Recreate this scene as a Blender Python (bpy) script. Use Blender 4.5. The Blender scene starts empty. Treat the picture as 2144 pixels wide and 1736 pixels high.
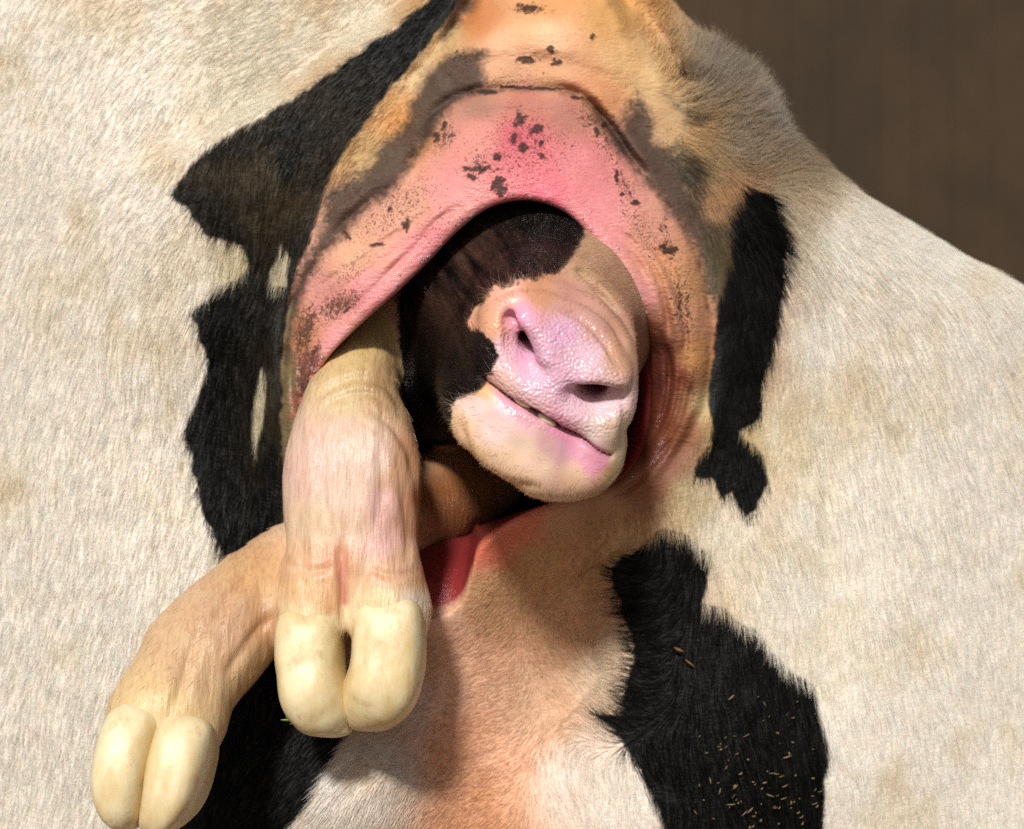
import bpy, math, random
import numpy as np
from mathutils import Vector

random.seed(7)
RNG = np.random.default_rng(7)
SC = bpy.context.scene
COL = SC.collection

# ------------------------------------------------------------------ camera, sky, sun, exposure
CAM_D = 0.90                       # camera to the plane of the cow's rump, metres
PX = 0.65 / 2144.0                 # metres per measured pixel on that plane
cam_data = bpy.data.cameras.new('camera')
cam = bpy.data.objects.new('camera', cam_data)
COL.objects.link(cam)
cam.location = (0, -CAM_D, 0)
cam.rotation_euler = (math.radians(90), 0, 0)
cam_data.sensor_fit = 'HORIZONTAL'
cam_data.sensor_width = 36.0
cam_data.lens = 36.0 * CAM_D / 0.65
cam_data.clip_start = 0.01
cam_data.clip_end = 200
cam_data.dof.use_dof = True
cam_data.dof.focus_distance = 0.81
cam_data.dof.aperture_fstop = 6.3
SC.camera = cam

SUN_EL, SUN_AZ = math.radians(39), math.radians(-13)      # azimuth seen from behind the camera, minus = from the left
sun_dir = Vector((math.sin(SUN_AZ) * math.cos(SUN_EL), -math.cos(SUN_AZ) * math.cos(SUN_EL), math.sin(SUN_EL)))
sun_data = bpy.data.lights.new('sun', 'SUN')
sun_data.energy = 3.65
sun_data.angle = math.radians(7.0)
sun_data.color = (1.0, 0.95, 0.87)
sun = bpy.data.objects.new('sun', sun_data)
COL.objects.link(sun)
sun.rotation_euler = sun_dir.to_track_quat('Z', 'Y').to_euler()

world = bpy.data.worlds.new('World')
SC.world = world
world.use_nodes = True
wn = world.node_tree.nodes
sky = wn.new('ShaderNodeTexSky')
sky.sky_type = 'NISHITA'
sky.sun_disc = False
sky.sun_elevation = SUN_EL
sky.sun_rotation = math.atan2(sun_dir.x, sun_dir.y)
sky.dust_density = 3.0
wn['Background'].inputs['Strength'].default_value = 0.05
world.node_tree.links.new(sky.outputs['Color'], wn['Background'].inputs['Color'])

SC.view_settings.view_transform = 'Standard'
SC.view_settings.look = 'None'
SC.view_settings.exposure = 0.0
SC.view_settings.gamma = 1.0
SC.cycles.max_bounces = 6
SC.cycles.diffuse_bounces = 3
SC.cycles.use_denoising = False


# ------------------------------------------------------------------ helpers
def P(u, v, y):
    """Measured pixel and depth (metres, minus = towards the camera) to a world point."""
    u = np.asarray(u, float); v = np.asarray(v, float); y = np.asarray(y, float)
    f = PX * (CAM_D + y) / CAM_D
    return np.stack([(u - 1072) * f, y + 0 * u, (868 - v) * f], -1)


def unP(p):
    f = PX * (CAM_D + p[:, 1]) / CAM_D
    return p[:, 0] / f + 1072, 868 - p[:, 2] / f


def lin(c):
    c = np.asarray(c, float) / 255.0
    return np.where(c <= 0.04045, c / 12.92, ((c + 0.055) / 1.055) ** 2.4)


def sstep(a, b, x):
    t = np.clip((x - a) / (b - a), 0, 1)
    return t * t * (3 - 2 * t)


def vnoise(x, y, seed=0):
    xi = np.floor(x).astype(np.int64); yi = np.floor(y).astype(np.int64)
    fx = x - xi; fy = y - yi
    fx = fx * fx * (3 - 2 * fx); fy = fy * fy * (3 - 2 * fy)

    def h(a, b):
        n = (a * 374761393 + b * 668265263 + seed * 974711) & 0xffffffff
        n = ((n ^ (n >> 13)) * 1274126177) & 0xffffffff
        return ((n ^ (n >> 16)) & 0xffff) / 65535.0
    return (h(xi, yi) * (1 - fx) + h(xi + 1, yi) * fx) * (1 - fy) + (h(xi, yi + 1) * (1 - fx) + h(xi + 1, yi + 1) * fx) * fy


def fbm(x, y, seed=0, n=4):
    s = 0; a = 0.5
    for k in range(n):
        s = s + a * vnoise(x * 2 ** k, y * 2 ** k, seed + k * 17)
        a *= 0.5
    return s / (1 - 0.5 ** n) - 0.5


def poly_sd(u, v, pts):
    """Signed distance to a closed polygon, minus inside."""
    pts = np.asarray(pts, float)
    d = np.full(u.shape, 1e9); inside = np.zeros(u.shape, bool)
    n = len(pts)
    for i in range(n):
        ax, ay = pts[i]; bx, by = pts[(i + 1) % n]
        ex, ey = bx - ax, by - ay
        wx, wy = u - ax, v - ay
        t = np.clip((wx * ex + wy * ey) / (ex * ex + ey * ey + 1e-9), 0, 1)
        d = np.minimum(d, (wx - ex * t) ** 2 + (wy - ey * t) ** 2)
        c = ((ay > v) != (by > v))
        with np.errstate(divide='ignore', invalid='ignore'):
            c &= u < ex * (v - ay) / (ey if ey else 1e-9) + ax
        inside ^= c
    return np.where(inside, -1, 1) * np.sqrt(d)


def line_d(u, v, pts):
    """Distance to an open polyline and the fraction along it."""
    pts = np.asarray(pts, float)
    L = np.concatenate([[0], np.cumsum(np.hypot(*(pts[1:] - pts[:-1]).T))])
    d = np.full(u.shape, 1e9); tt = np.zeros(u.shape)
    for i in range(len(pts) - 1):
        ax, ay = pts[i]; ex, ey = pts[i + 1] - pts[i]
        wx, wy = u - ax, v - ay
        t = np.clip((wx * ex + wy * ey) / (ex * ex + ey * ey), 0, 1)
        dd = np.hypot(wx - ex * t, wy - ey * t)
        m = dd < d
        d = np.where(m, dd, d)
        tt = np.where(m, (L[i] + t * (L[i + 1] - L[i])) / L[-1], tt)
    return d, tt


def shepard(u, v, ctrl, power=2.0, soft=500.0):
    ctrl = np.asarray(ctrl, float)
    num = np.zeros((u.size, ctrl.shape[1] - 2)); den = np.zeros(u.size)
    uf, vf = u.ravel(), v.ravel()
    for c in ctrl:
        w = 1.0 / ((uf - c[0]) ** 2 + (vf - c[1]) ** 2 + soft) ** power
        den += w
        num += w[:, None] * c[2:]
    return num / den[:, None]


def catmull(pts, n, closed=False):
    pts = np.asarray(pts, float); m = len(pts)
    out = []
    segs = m if closed else m - 1
    for i in range(segs):
        if closed:
            p0, p1, p2, p3 = (pts[(i + k) % m] for k in (-1, 0, 1, 2))
        else:
            p1, p2 = pts[i], pts[i + 1]
            p0 = pts[i - 1] if i else 2 * p1 - p2
            p3 = pts[i + 2] if i + 2 < m else 2 * p2 - p1
        t = np.linspace(0, 1, 24, endpoint=False)[:, None]
        out.append(0.5 * (2 * p1 + (p2 - p0) * t + (2 * p0 - 5 * p1 + 4 * p2 - p3) * t ** 2 + (3 * p1 - p0 - 3 * p2 + p3) * t ** 3))
    out = np.concatenate(out + ([] if closed else [pts[-1:]]))
    if closed:
        out = np.concatenate([out, out[:1]])
    L = np.concatenate([[0], np.cumsum(np.linalg.norm(out[1:, :2] - out[:-1, :2], axis=1))])
    s = np.linspace(0, L[-1], n, endpoint=not closed)
    return np.stack([np.interp(s, L, out[:, k]) for k in range(out.shape[1])], -1)


def make_mesh(name, verts, quads, mat, parent=None, attrs=None):
    me = bpy.data.meshes.new(name)
    nv, nq = len(verts), len(quads)
    k = quads.shape[1]
    me.vertices.add(nv); me.vertices.foreach_set('co', np.ascontiguousarray(verts, np.float32).ravel())
    me.loops.add(nq * k); me.loops.foreach_set('vertex_index', np.ascontiguousarray(quads, np.int32).ravel())
    me.polygons.add(nq)
    me.polygons.foreach_set('loop_start', np.arange(0, nq * k, k, dtype=np.int32))
    me.polygons.foreach_set('use_smooth', np.ones(nq, bool))
    me.update(calc_edges=True)
    me.validate()
    for an, arr in (attrs or {}).items():
        if arr.ndim == 2:
            a = me.attributes.new(an, 'FLOAT_COLOR', 'POINT')
            c = np.ones((nv, 4), np.float32); c[:, :3] = arr
            a.data.foreach_set('color', c.ravel())
        else:
            a = me.attributes.new(an, 'FLOAT', 'POINT')
            a.data.foreach_set('value', arr.astype(np.float32))
    me.materials.append(mat)
    ob = bpy.data.objects.new(name, me)
    COL.objects.link(ob)
    if parent:
        ob.parent = parent
    return ob


def make_hair(name, roots, segs, radius, colors, mat, parent):
    """segs: n x k x 3 points of every strand."""
    n, k = segs.shape[:2]
    cu = bpy.data.hair_curves.new(name)
    cu.add_curves([k] * n)
    cu.attributes['position'].data.foreach_set('vector', np.ascontiguousarray(segs, np.float32).ravel())
    ra = cu.attributes.get('radius') or cu.attributes.new('radius', 'FLOAT', 'POINT')
    taper = np.linspace(1, 0.25, k)
    ra.data.foreach_set('value', (radius[:, None] * taper[None, :]).astype(np.float32).ravel())
    ca = cu.attributes.new('hair_color', 'FLOAT_COLOR', 'CURVE')
    c = np.ones((n, 4), np.float32); c[:, :3] = colors
    ca.data.foreach_set('color', c.ravel())
    cu.materials.append(mat)
    ob = bpy.data.objects.new(name, cu)
    COL.objects.link(ob)
    ob.parent = parent
    return ob


def tag(o, label=None, cat=None, group=None, kind=None):
    if label: o['label'] = label
    if cat: o['category'] = cat
    if group: o['group'] = group
    if kind: o['kind'] = kind
    return o


class NT:
    """Small node-tree builder."""
    def __init__(self, name):
        self.m = bpy.data.materials.new(name)
        self.m.use_nodes = True
        self.t = self.m.node_tree
        self.b = self.t.nodes['Principled BSDF']

    def n(self, kind, **kw):
        nd = self.t.nodes.new('ShaderNode' + kind)
        for k, v in kw.items():
            if k.startswith('i_'):
                nd.inputs[k[2:].replace('_', ' ')].default_value = v
            else:
                setattr(nd, k, v)
        return nd

    def l(self, a, b):
        self.t.links.new(a, b)

    def attr(self, name):
        return self.n('Attribute', attribute_name=name)

    def noise(self, scale, detail=4, rough=0.55, stretch=None, rot=None):
        tc = self.n('TexCoord')
        nz = self.n('TexNoise')
        nz.inputs['Scale'].default_value = scale
        nz.inputs['Detail'].default_value = detail
        nz.inputs['Roughness'].default_value = rough
        if stretch or rot:
            mp = self.n('Mapping')
            if stretch: mp.inputs['Scale'].default_value = stretch
            if rot: mp.inputs['Rotation'].default_value = rot
            self.l(tc.outputs['Object'], mp.inputs['Vector'])
            self.l(mp.outputs['Vector'], nz.inputs['Vector'])
        else:
            self.l(tc.outputs['Object'], nz.inputs['Vector'])
        return nz

    def math(self, op, a, b=0.0, c=0.0, clamp=False):
        nd = self.n('Math', operation=op, use_clamp=clamp)
        for i, x in enumerate((a, b, c)):
            if isinstance(x, (int, float)): nd.inputs[i].default_value = x
            else: self.l(x, nd.inputs[i])
        return nd.outputs[0]

    def ramp(self, x, lo, hi, a=0.0, b=1.0):
        nd = self.n('MapRange', interpolation_type='SMOOTHSTEP')
        self.l(x, nd.inputs['Value'])
        for k, v in zip(('From Min', 'From Max', 'To Min', 'To Max'), (lo, hi, a, b)):
            nd.inputs[k].default_value = v
        return nd.outputs['Result']

    def mix(self, fac, a, b, blend='MIX'):
        nd = self.n('Mix', data_type='RGBA', blend_type=blend)
        for sock, x in ((nd.inputs['Factor'], fac), (nd.inputs['A'], a), (nd.inputs['B'], b)):
            if isinstance(x, (int, float)): sock.default_value = x
            elif isinstance(x, (tuple, list, np.ndarray)): sock.default_value = (*[float(q) for q in x[:3]], 1)
            else: self.l(x, sock)
        # Mix has several sockets of each name: pick the colour ones
        return nd

    def mixc(self, fac, a, b, blend='MIX'):
        nd = self.t.nodes.new('ShaderNodeMix')
        nd.data_type = 'RGBA'; nd.blend_type = blend
        for idx, x in ((0, fac), (6, a), (7, b)):
            s = nd.inputs[idx]
            if isinstance(x, (int, float)): s.default_value = x
            elif isinstance(x, (tuple, list, np.ndarray)): s.default_value = (*[float(q) for q in x[:3]], 1)
            else: self.l(x, s)
        return nd.outputs[2]

    def bump(self, h, strength, dist, prev=None):
        nd = self.n('Bump')
        nd.inputs['Strength'].default_value = strength
        nd.inputs['Distance'].default_value = dist
        self.l(h, nd.inputs['Height'])
        if prev is not None: self.l(prev, nd.inputs['Normal'])
        return nd.outputs['Normal']


def setp(b, **kw):
    for k, v in kw.items():
        b.inputs[k.replace('_', ' ')].default_value = v


# ------------------------------------------------------------------ materials
def mat_skin(name, sss=0.12):
    """Bare or thin-haired hide: colour, dirt, wetness come from the mesh; mottling and pores from noise."""
    m = NT(name)
    col = m.attr('skin_color').outputs['Color']
    dirt = m.attr('dirt').outputs['Fac']
    wet = m.attr('wet').outputs['Fac']
    mott = m.noise(90, 5).outputs['Fac']
    c = m.mixc(m.ramp(mott, 0.35, 0.7, 0.0, 0.22), col, m.mixc(1.0, col, (0.86, 0.62, 0.58), 'MULTIPLY'))
    fine = m.noise(900, 3).outputs['Fac']
    c = m.mixc(m.ramp(fine, 0.35, 0.7, 0.0, 0.16), c, m.mixc(1.0, c, (0.62, 0.56, 0.5), 'MULTIPLY'))
    sp = m.noise(330, 3, 0.65).outputs['Fac']
    thr = m.math('SUBTRACT', 0.86, m.math('MULTIPLY', dirt, 0.52))
    dm = m.math('MULTIPLY', m.math('SUBTRACT', sp, thr), 14.0, clamp=True)
    sp2 = m.noise(820, 3, 0.6).outputs['Fac']
    dm2 = m.math('MULTIPLY', m.math('SUBTRACT', sp2, m.math('SUBTRACT', 0.75, m.math('MULTIPLY', dirt, 0.38))), 12.0, clamp=True)
    dm = m.math('MAXIMUM', dm, m.math('MULTIPLY', dm2, 0.8))
    tc = m.n('TexCoord')
    wob = m.noise(900, 2).outputs['Color']
    for sc, rad in ((260, 0.85), (480, 1.05), (800, 1.3)):
        va = m.n('VectorMath', operation='MULTIPLY_ADD')
        m.l(wob, va.inputs[0]); va.inputs[1].default_value = (0.6 / sc,) * 3; m.l(tc.outputs['Object'], va.inputs[2])
        vo = m.n('TexVoronoi'); vo.inputs['Scale'].default_value = sc
        m.l(va.outputs[0], vo.inputs['Vector'])
        sep = m.n('SeparateColor'); m.l(vo.outputs['Color'], sep.inputs[0])
        rr = m.math('MULTIPLY', m.math('SUBTRACT', sep.outputs[0], m.math('SUBTRACT', 1.04, m.math('MULTIPLY', dirt, 0.62))), rad)
        dm = m.math('MAXIMUM', dm, m.math('MULTIPLY', m.math('SUBTRACT', rr, vo.outputs['Distance']), 12.0, clamp=True))
    dm = m.math('MULTIPLY', dm, m.ramp(dirt, 0.02, 0.2))
    dcol = m.mixc(m.ramp(mott, 0.4, 0.6), (0.035, 0.022, 0.016), (0.12, 0.045, 0.02))
    c = m.mixc(m.math('MULTIPLY', dm, 0.88), c, dcol)
    m.l(c, m.b.inputs['Base Color'])
    m.l(m.math('MAXIMUM', m.ramp(wet, 0, 1, 0.62, 0.2), m.math('MULTIPLY', dm, 0.85)), m.b.inputs['Roughness'])
    setp(m.b, Subsurface_Weight=sss, Subsurface_Radius=(0.008, 0.003, 0.0016), Subsurface_Scale=0.6, Specular_IOR_Level=0.4)
    pores = m.noise(1500, 2).outputs['Fac']
    n1 = m.bump(mott, 0.5, 0.0022)
    n2 = m.bump(pores, 0.5, 0.0005, n1)
    wr = m.noise(160, 4, 0.6, (1.0, 1.0, 3.0), (0, 0.6, 0)).outputs['Fac']
    n3 = m.bump(wr, 0.6, 0.0018, n2)
    n4 = m.bump(dm, 0.5, 0.0012, n3)
    m.l(n4, m.b.inputs['Normal'])
    return m.m


def mat_calf():
    m = NT('calf_hide')
    col = m.attr('skin_color').outputs['Color']
    wet = m.attr('wet').outputs['Fac']
    peb = m.attr('pebble').outputs['Fac']
    leg = m.attr('leg').outputs['Fac']
    mott = m.noise(70, 4).outputs['Fac']
    streak = m.noise(60, 5, 0.6, (9.0, 3.0, 1.0), (0, 0.05, 0)).outputs['Fac']
    fstreak = m.noise(120, 4, 0.6, (1.0, 1.0, 9.0), (0, -0.75, 0)).outputs['Fac']
    c = m.mixc(m.ramp(mott, 0.35, 0.7, 0.0, 0.25), col, m.mixc(1.0, col, (0.85, 0.66, 0.62), 'MULTIPLY'))
    sf = m.math('MULTIPLY', m.ramp(streak, 0.42, 0.72, 0.0, 0.55), leg)
    c = m.mixc(sf, c, m.mixc(1.0, c, (0.72, 0.54, 0.46), 'MULTIPLY'))
    m.l(c, m.b.inputs['Base Color'])
    m.l(m.ramp(wet, 0, 1, 0.6, 0.24), m.b.inputs['Roughness'])
    setp(m.b, Subsurface_Weight=0.1, Subsurface_Radius=(0.006, 0.003, 0.002), Subsurface_Scale=0.6, Specular_IOR_Level=0.45)
    vor = m.n('TexVoronoi', feature='SMOOTH_F1')
    vor.inputs['Scale'].default_value = 560
    tc = m.n('TexCoord'); m.l(tc.outputs['Object'], vor.inputs['Vector'])
    vh = m.math('MULTIPLY', m.math('SUBTRACT', 1.0, vor.outputs['Distance']), peb)
    n1 = m.bump(vh, 0.9, 0.0010)
    n2 = m.bump(m.math('MULTIPLY', streak, leg), 0.5, 0.002, n1)
    hair = m.attr('furry').outputs['Fac']
    n3 = m.bump(m.math('MULTIPLY', fstreak, hair), 1.0, 0.0035, n2)
    n4 = m.bump(m.noise(700, 3).outputs['Fac'], 0.25, 0.0006, n3)
    m.l(n4, m.b.inputs['Normal'])
    return m.m


def mat_hair(name, rough=0.45, spec=0.08):
    m = NT(name)
    a = m.attr('hair_color')
    m.l(a.outputs['Color'], m.b.inputs['Base Color'])
    setp(m.b, Roughness=rough, Specular_IOR_Level=spec)
    return m.m


def mat_claw():
    m = NT('soft_hoof_horn')
    n = m.noise(34, 5, 0.6, (1.8, 1, 0.7)).outputs['Fac']
    c = m.mixc(m.ramp(n, 0.35, 0.68), tuple(lin((234, 220, 182))), tuple(lin((214, 190, 140))))
    st = m.noise(120, 4, 0.65, (1, 1, 0.35)).outputs['Fac']
    c = m.mixc(m.ramp(st, 0.56, 0.74, 0, 0.5), c, tuple(lin((176, 138, 92))))
    m.l(c, m.b.inputs['Base Color'])
    setp(m.b, Roughness=0.42, Subsurface_Weight=0.3, Subsurface_Radius=(0.006, 0.004, 0.002), Subsurface_Scale=0.8, Specular_IOR_Level=0.45)
    n1 = m.bump(m.noise(45, 3, 0.5).outputs['Fac'], 0.35, 0.003)
    n2 = m.bump(m.noise(200, 3, 0.5, (1, 1, 0.3)).outputs['Fac'], 0.2, 0.0012, n1)
    m.l(n2, m.b.inputs['Normal'])
    return m.m


def mat_plain(name, rgb, rough=0.5, var=0.3, scale=60, sss=0.0):
    m = NT(name)
    n = m.noise(scale, 4).outputs['Fac']
    c = m.mixc(m.ramp(n, 0.3, 0.7), tuple(np.array(rgb) * (1 - var)), tuple(np.minimum(1, np.array(rgb) * (1 + var))))
    m.l(c, m.b.inputs['Base Color'])
    setp(m.b, Roughness=rough, Subsurface_Weight=sss)
    if sss: setp(m.b, Subsurface_Radius=(0.002, 0.0015, 0.001))
    m.l(m.bump(n, 0.4, 0.002), m.b.inputs['Normal'])
    return m.m


M_COW = mat_skin('cow_hide')
M_CALF = mat_calf()
M_HAIR = mat_hair('coat_hair')
M_CALF_HAIR = mat_hair('wet_hair', 0.22, 0.4)
M_CLAW = mat_claw()

# ------------------------------------------------------------------ ground and barn wall far behind
def build_setting():
    g = NT('straw_ground')
    n = g.noise(3, 6).outputs['Fac']; f = g.noise(60, 5, 0.6, (1, 4, 1)).outputs['Fac']
    c = g.mixc(g.ramp(n, 0.35, 0.65), (0.20, 0.13, 0.07), (0.33, 0.24, 0.13))
    c = g.mixc(g.ramp(f, 0.4, 0.7, 0, 0.6), c, (0.12, 0.08, 0.045))
    g.l(c, g.b.inputs['Base Color']); setp(g.b, Roughness=0.9)
    g.l(g.bump(f, 0.6, 0.03), g.b.inputs['Normal'])
    v = np.array([[-60, -60, -0.62], [60, -60, -0.62], [60, 60, -0.62], [-60, 60, -0.62]], float)
    gr = make_mesh('ground', v, np.array([[0, 1, 2, 3]]), g.m)
    tag(gr, kind='structure')
    w = NT('old_barn_boards')
    n = w.noise(2.2, 5).outputs['Fac']; f = w.noise(8, 6, 0.6, (9, 9, 0.5)).outputs['Fac']
    c = w.mixc(w.ramp(n, 0.3, 0.7), tuple(lin((50, 37, 21))), tuple(lin((66, 49, 28))))
    c = w.mixc(w.ramp(f, 0.4, 0.7, 0, 0.3), c, tuple(lin((46, 33, 19))))
    w.l(c, w.b.inputs['Base Color']); setp(w.b, Roughness=0.85)
    w.l(w.bump(f, 0.5, 0.01), w.b.inputs['Normal'])
    vs, qs = [], []
    x = -14.0
    while x < 14.0:                                        # upright boards, each with its own thickness
        wd = random.uniform(0.16, 0.24); th = random.uniform(0.0, 0.004)
        b = len(vs)
        for (dx, dy) in ((0, 0.06), (0.001, 0 - th), (wd - 0.002, 0 - th), (wd - 0.0005, 0.06)):
            vs.append((x + dx, 6.0 + dy, -0.62)); vs.append((x + dx, 6.0 + dy, 5.0))
        for k in range(3):
            qs.append((b + 2 * k, b + 2 * k + 2, b + 2 * k + 3, b + 2 * k + 1))
        x += wd
    bw = make_mesh('barn_wall', np.array(vs), np.array(qs), w.m)
    for p in bw.data.polygons: p.use_smooth = False
    tag(bw, 'dark brown board wall out of focus behind the cow', 'wall')


build_setting()

# ------------------------------------------------------------------ the cow
# opening of the birth canal: pixel, pixel, lip depth (cm), how far the inside wall leans into view
OPENING = np.array([
    (1110, 420, -3.4, -.06), (1190, 450, -3.4, -.06), (1260, 530, -3.2, -.04), (1310, 610, -2.8, -.02), (1347, 662, -2.0, .03),
    (1360, 740, 1.0, .10), (1362, 850, 2.0, .13), (1342, 950, 1.7, .13), (1290, 1010, .4, .10), (1220, 1038, 0.1, .06),
    (1140, 1058, -.3, .02), (1065, 1092, -.6, .05), (1005, 1138, -.5, .14), (985, 1200, .0, .3), (955, 1268, .3, .36),
    (880, 1295, .4, .38), (760, 1270, 1.4, .3), (680, 1180, 2.0, .1), (640, 1040, .8, .0), (626, 900, -.6, .0),
    (653, 810, -1.6, -.02), (690, 745, -2.2, -.04), (760, 675, -2.7, -.05), (838, 606, -3.0, -.06), (900, 545, -2.8, -.06),
    (965, 478, -3.1, -.06), (1030, 433, -3.3, -.06)], float)
SILHOUETTE = np.array([
    (1100, -360), (1290, -180), (1385, -15), (1475, 92), (1560, 172), (1650, 292), (1790, 400), (1990, 520), (2200, 660), (2360, 1000),
    (2400, 1500), (2350, 2150), (1700, 2560), (1100, 2600), (400, 2560), (-220, 2200), (-330, 1500), (-330, 800), (-250, 150), (100, -280),
    (600, -380)], float)
DEPTH = [
    (1100, -300, 6), (700, -300, 8), (1400, -250, 10), (1150, 0, 1.0), (1000, 0, 2.0), (1300, 0, 2.2),
    (1150, 70, -0.9), (1030, 100, -.2), (1260, 110, -.2), (1350, 190, .7), (1100, 135, -.2), (1100, 182, -.3), (1100, 240, -1.7), (1110, 330, -2.8),
    (700, 560, -1.9), (800, 490, -2), (900, 400, -2.4), (960, 310, -2.0), (650, 700, -1.2), (620, 800, -.5),
    (930, 215, .2), (870, 330, .4), (780, 415, .6), (700, 490, .9), (645, 560, 1.0), (610, 650, 1.2), (598, 780, 1.2), (590, 900, 1.2),
    (1250, 330, -1.9), (1330, 450, -2.3), (1400, 560, -2.0), (1430, 680, -1.4), (1440, 780, -.9), (1415, 880, -.5), (1360, 975, -.3),
    (1300, 280, .1), (1380, 380, .1), (1440, 470, .1), (1485, 580, .3), (1500, 700, .5), (1490, 830, .7), (1440, 940, .6),
    (1400, 200, 1.2), (1480, 190, 2.0), (1480, 320, 1.0), (1560, 500, 1.5), (1600, 700, 1.9), (1600, 900, 1.8), (1650, 330, 3.6),
    (1650, 500, 2.8), (1650, 800, 2.6), (1800, 800, 4), (1800, 1100, 3), (2000, 1000, 6), (2000, 1400, 4.5),
    (1150, 1120, -.3), (1250, 1100, .1), (1350, 1080, .5), (1130, 1250, 2.2), (1000, 1350, 2.6), (1120, 1350, 3.6), (1130, 1500, 4.4), (1240, 1350, 2.6),
    (1000, 1550, 2.6), (1000, 1736, 0.6), (1150, 1736, 1.6), (1250, 1600, 1.6), (1350, 1250, .4), (1450, 1200, .2), (1550, 1100, 1), (1500, 1400, -.2), (1600, 1600, -.2),
    (1450, 1650, .3), (1400, 1736, .7), (1700, 1500, .5), (560, 650, 1.8), (500, 700, 2), (500, 450, 1.5), (600, 400, 1.0),
    (700, 300, 1.2), (800, 180, 1.5), (900, 60, 2), (550, 1000, 2.0), (500, 1150, 2), (600, 1350, 1.6), (590, 1200, 2.6), (550, 1500, -.4), (680, 1600, -2.6),
    (800, 1480, -.6), (800, 1620, -3.6), (760, 1736, -4.6), (880, 1650, -1.5), (520, 1736, -2.0), (300, 1300, 2.5), (300, 700, 3), (300, 1700, 2.5), (100, 1000, 5), (100, 500, 6),
    (500, 100, 2.4), (650, 50, 2.4), (300, 250, 3.4), (200, 0, 6), (-250, 900, 12), (-250, 1700, 9), (2300, 1500, 10), (1100, 2150, 6),
    (500, 2150, 4), (1700, 2150, 4), (1100, 2600, 9), (-200, 2300, 9), (2300, 2200, 9)] + [(a, b, c) for a, b, c, _ in OPENING]
# creases: points, depth in cm, half-width in px
CREASES = [
    ([(690, 690), (770, 615), (850, 535), (930, 455), (985, 420)], .16, 7),
    ([(740, 700), (800, 650), (870, 575)], .10, 5),
    ([(668, 640), (760, 572), (880, 490), (955, 425)], .10, 5),
    ([(1220, 420), (1290, 490), (1340, 560), (1378, 640)], .22, 9),
    ([(960, 330), (1030, 300), (1110, 292), (1190, 310), (1250, 360)], .10, 10),
    ([(985, 250), (1060, 232), (1150, 236), (1220, 265)], .12, 9),
    ([(930, 290), (900, 340), (850, 390)], .14, 7),
    ([(1360, 470), (1410, 560), (1448, 660), (1455, 760)], .14, 7),
    ([(1400, 760), (1398, 840), (1365, 920)], .18, 6),
    ([(1452, 760), (1440, 850), (1400, 930), (1330, 1010), (1260, 1050)], .2, 8),
    ([(1040, 60), (1120, 40), (1210, 42), (1290, 75)], .16, 12),
    ([(625, 690), (612, 790), (616, 880)], .3, 5),
    ([(860, 300), (905, 240), (960, 203), (1030, 188), (1100, 183), (1170, 186), (1230, 212), (1280, 270), (1320, 330), (1370, 390), (1420, 455)], .55, 11),
    ([(1270, -80), (1315, 5), (1390, 112), (1450, 210)], 1.6, 18),
    ([(650, 612), (736, 553), (800, 505), (863, 465), (905, 432)], .22, 6),
    ([(1285, 470), (1340, 522), (1375, 580), (1395, 650), (1402, 720)], .35, 7),
    ([(1320, 470), (1385, 545), (1422, 625), (1437, 700), (1432, 770)], .3, 7),
    ([(1385, 690), (1402, 780), (1385, 880), (1335, 965)], .3, 7),
    ([(1430, 740), (1422, 840), (1385, 925), (1320, 1000)], .25, 8),
    ([(1420, 455), (1467, 560), (1486, 680), (1482, 800), (1440, 915), (1370, 1010)], .45, 16),
    ([(905, 240), (865, 335), (780, 418), (700, 492), (645, 562), (610, 650), (595, 760), (590, 880)], .55, 14),
    ([(1010, -80), (985, 10), (926, 92), (850, 180)], .9, 18),
    ([(640, 700), (628, 780), (632, 850)], .3, 6),
    ([(668, 720), (650, 790), (640, 850)], .2, 5),
    ([(1290, 1120), (1225, 1190), (1190, 1260)], .18, 7),
    ([(1320, 1140), (1260, 1200), (1230, 1290)], .14, 6),
    ([(900, 115), (1000, 128), (1110, 126), (1230, 140), (1330, 200)], .18, 14),
]
BLACK = [
    [(395, 440), (350, 410), (415, 330), (493, 272), (560, 238), (650, 186), (740, 115), (830, 58), (896, 6), (930, -80), (1020, -80), (945, 26), (922, 59), (847, 147),
     (814, 183), (779, 242), (733, 304), (690, 372), (678, 420), (640, 520), (606, 620), (592, 760), (588, 900), (600, 1150), (700, 1400), (738, 1530),
     (700, 1592), (650, 1680), (600, 1745), (540, 1850), (400, 1900), (330, 1700), (360, 1520), (425, 1380), (470, 1180), (420, 1060), (385, 900), (440, 760), (400, 660), (452, 600), (492, 586), (522, 556), (508, 515), (430, 490)],
    [(1558, 385), (1622, 415), (1648, 500), (1640, 640), (1602, 790), (1592, 880), (1552, 905), (1600, 955), (1612, 1010), (1582, 1070), (1560, 1086),
     (1532, 1030), (1508, 1046), (1490, 1004), (1452, 998), (1460, 958), (1492, 930), (1484, 820), (1500, 660), (1522, 560), (1530, 450)],
    [(1312, 1163), (1390, 1103), (1440, 1123), (1492, 1163), (1473, 1262), (1520, 1278), (1600, 1338), (1645, 1398), (1705, 1440), (1735, 1560), (1720, 1800),
     (1640, 1900), (1480, 1850), (1395, 1740), (1340, 1622), (1292, 1542), (1253, 1498), (1300, 1492), (1312, 1420), (1326, 1380), (1320, 1330), (1290, 1250), (1283, 1190)],
]
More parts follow.
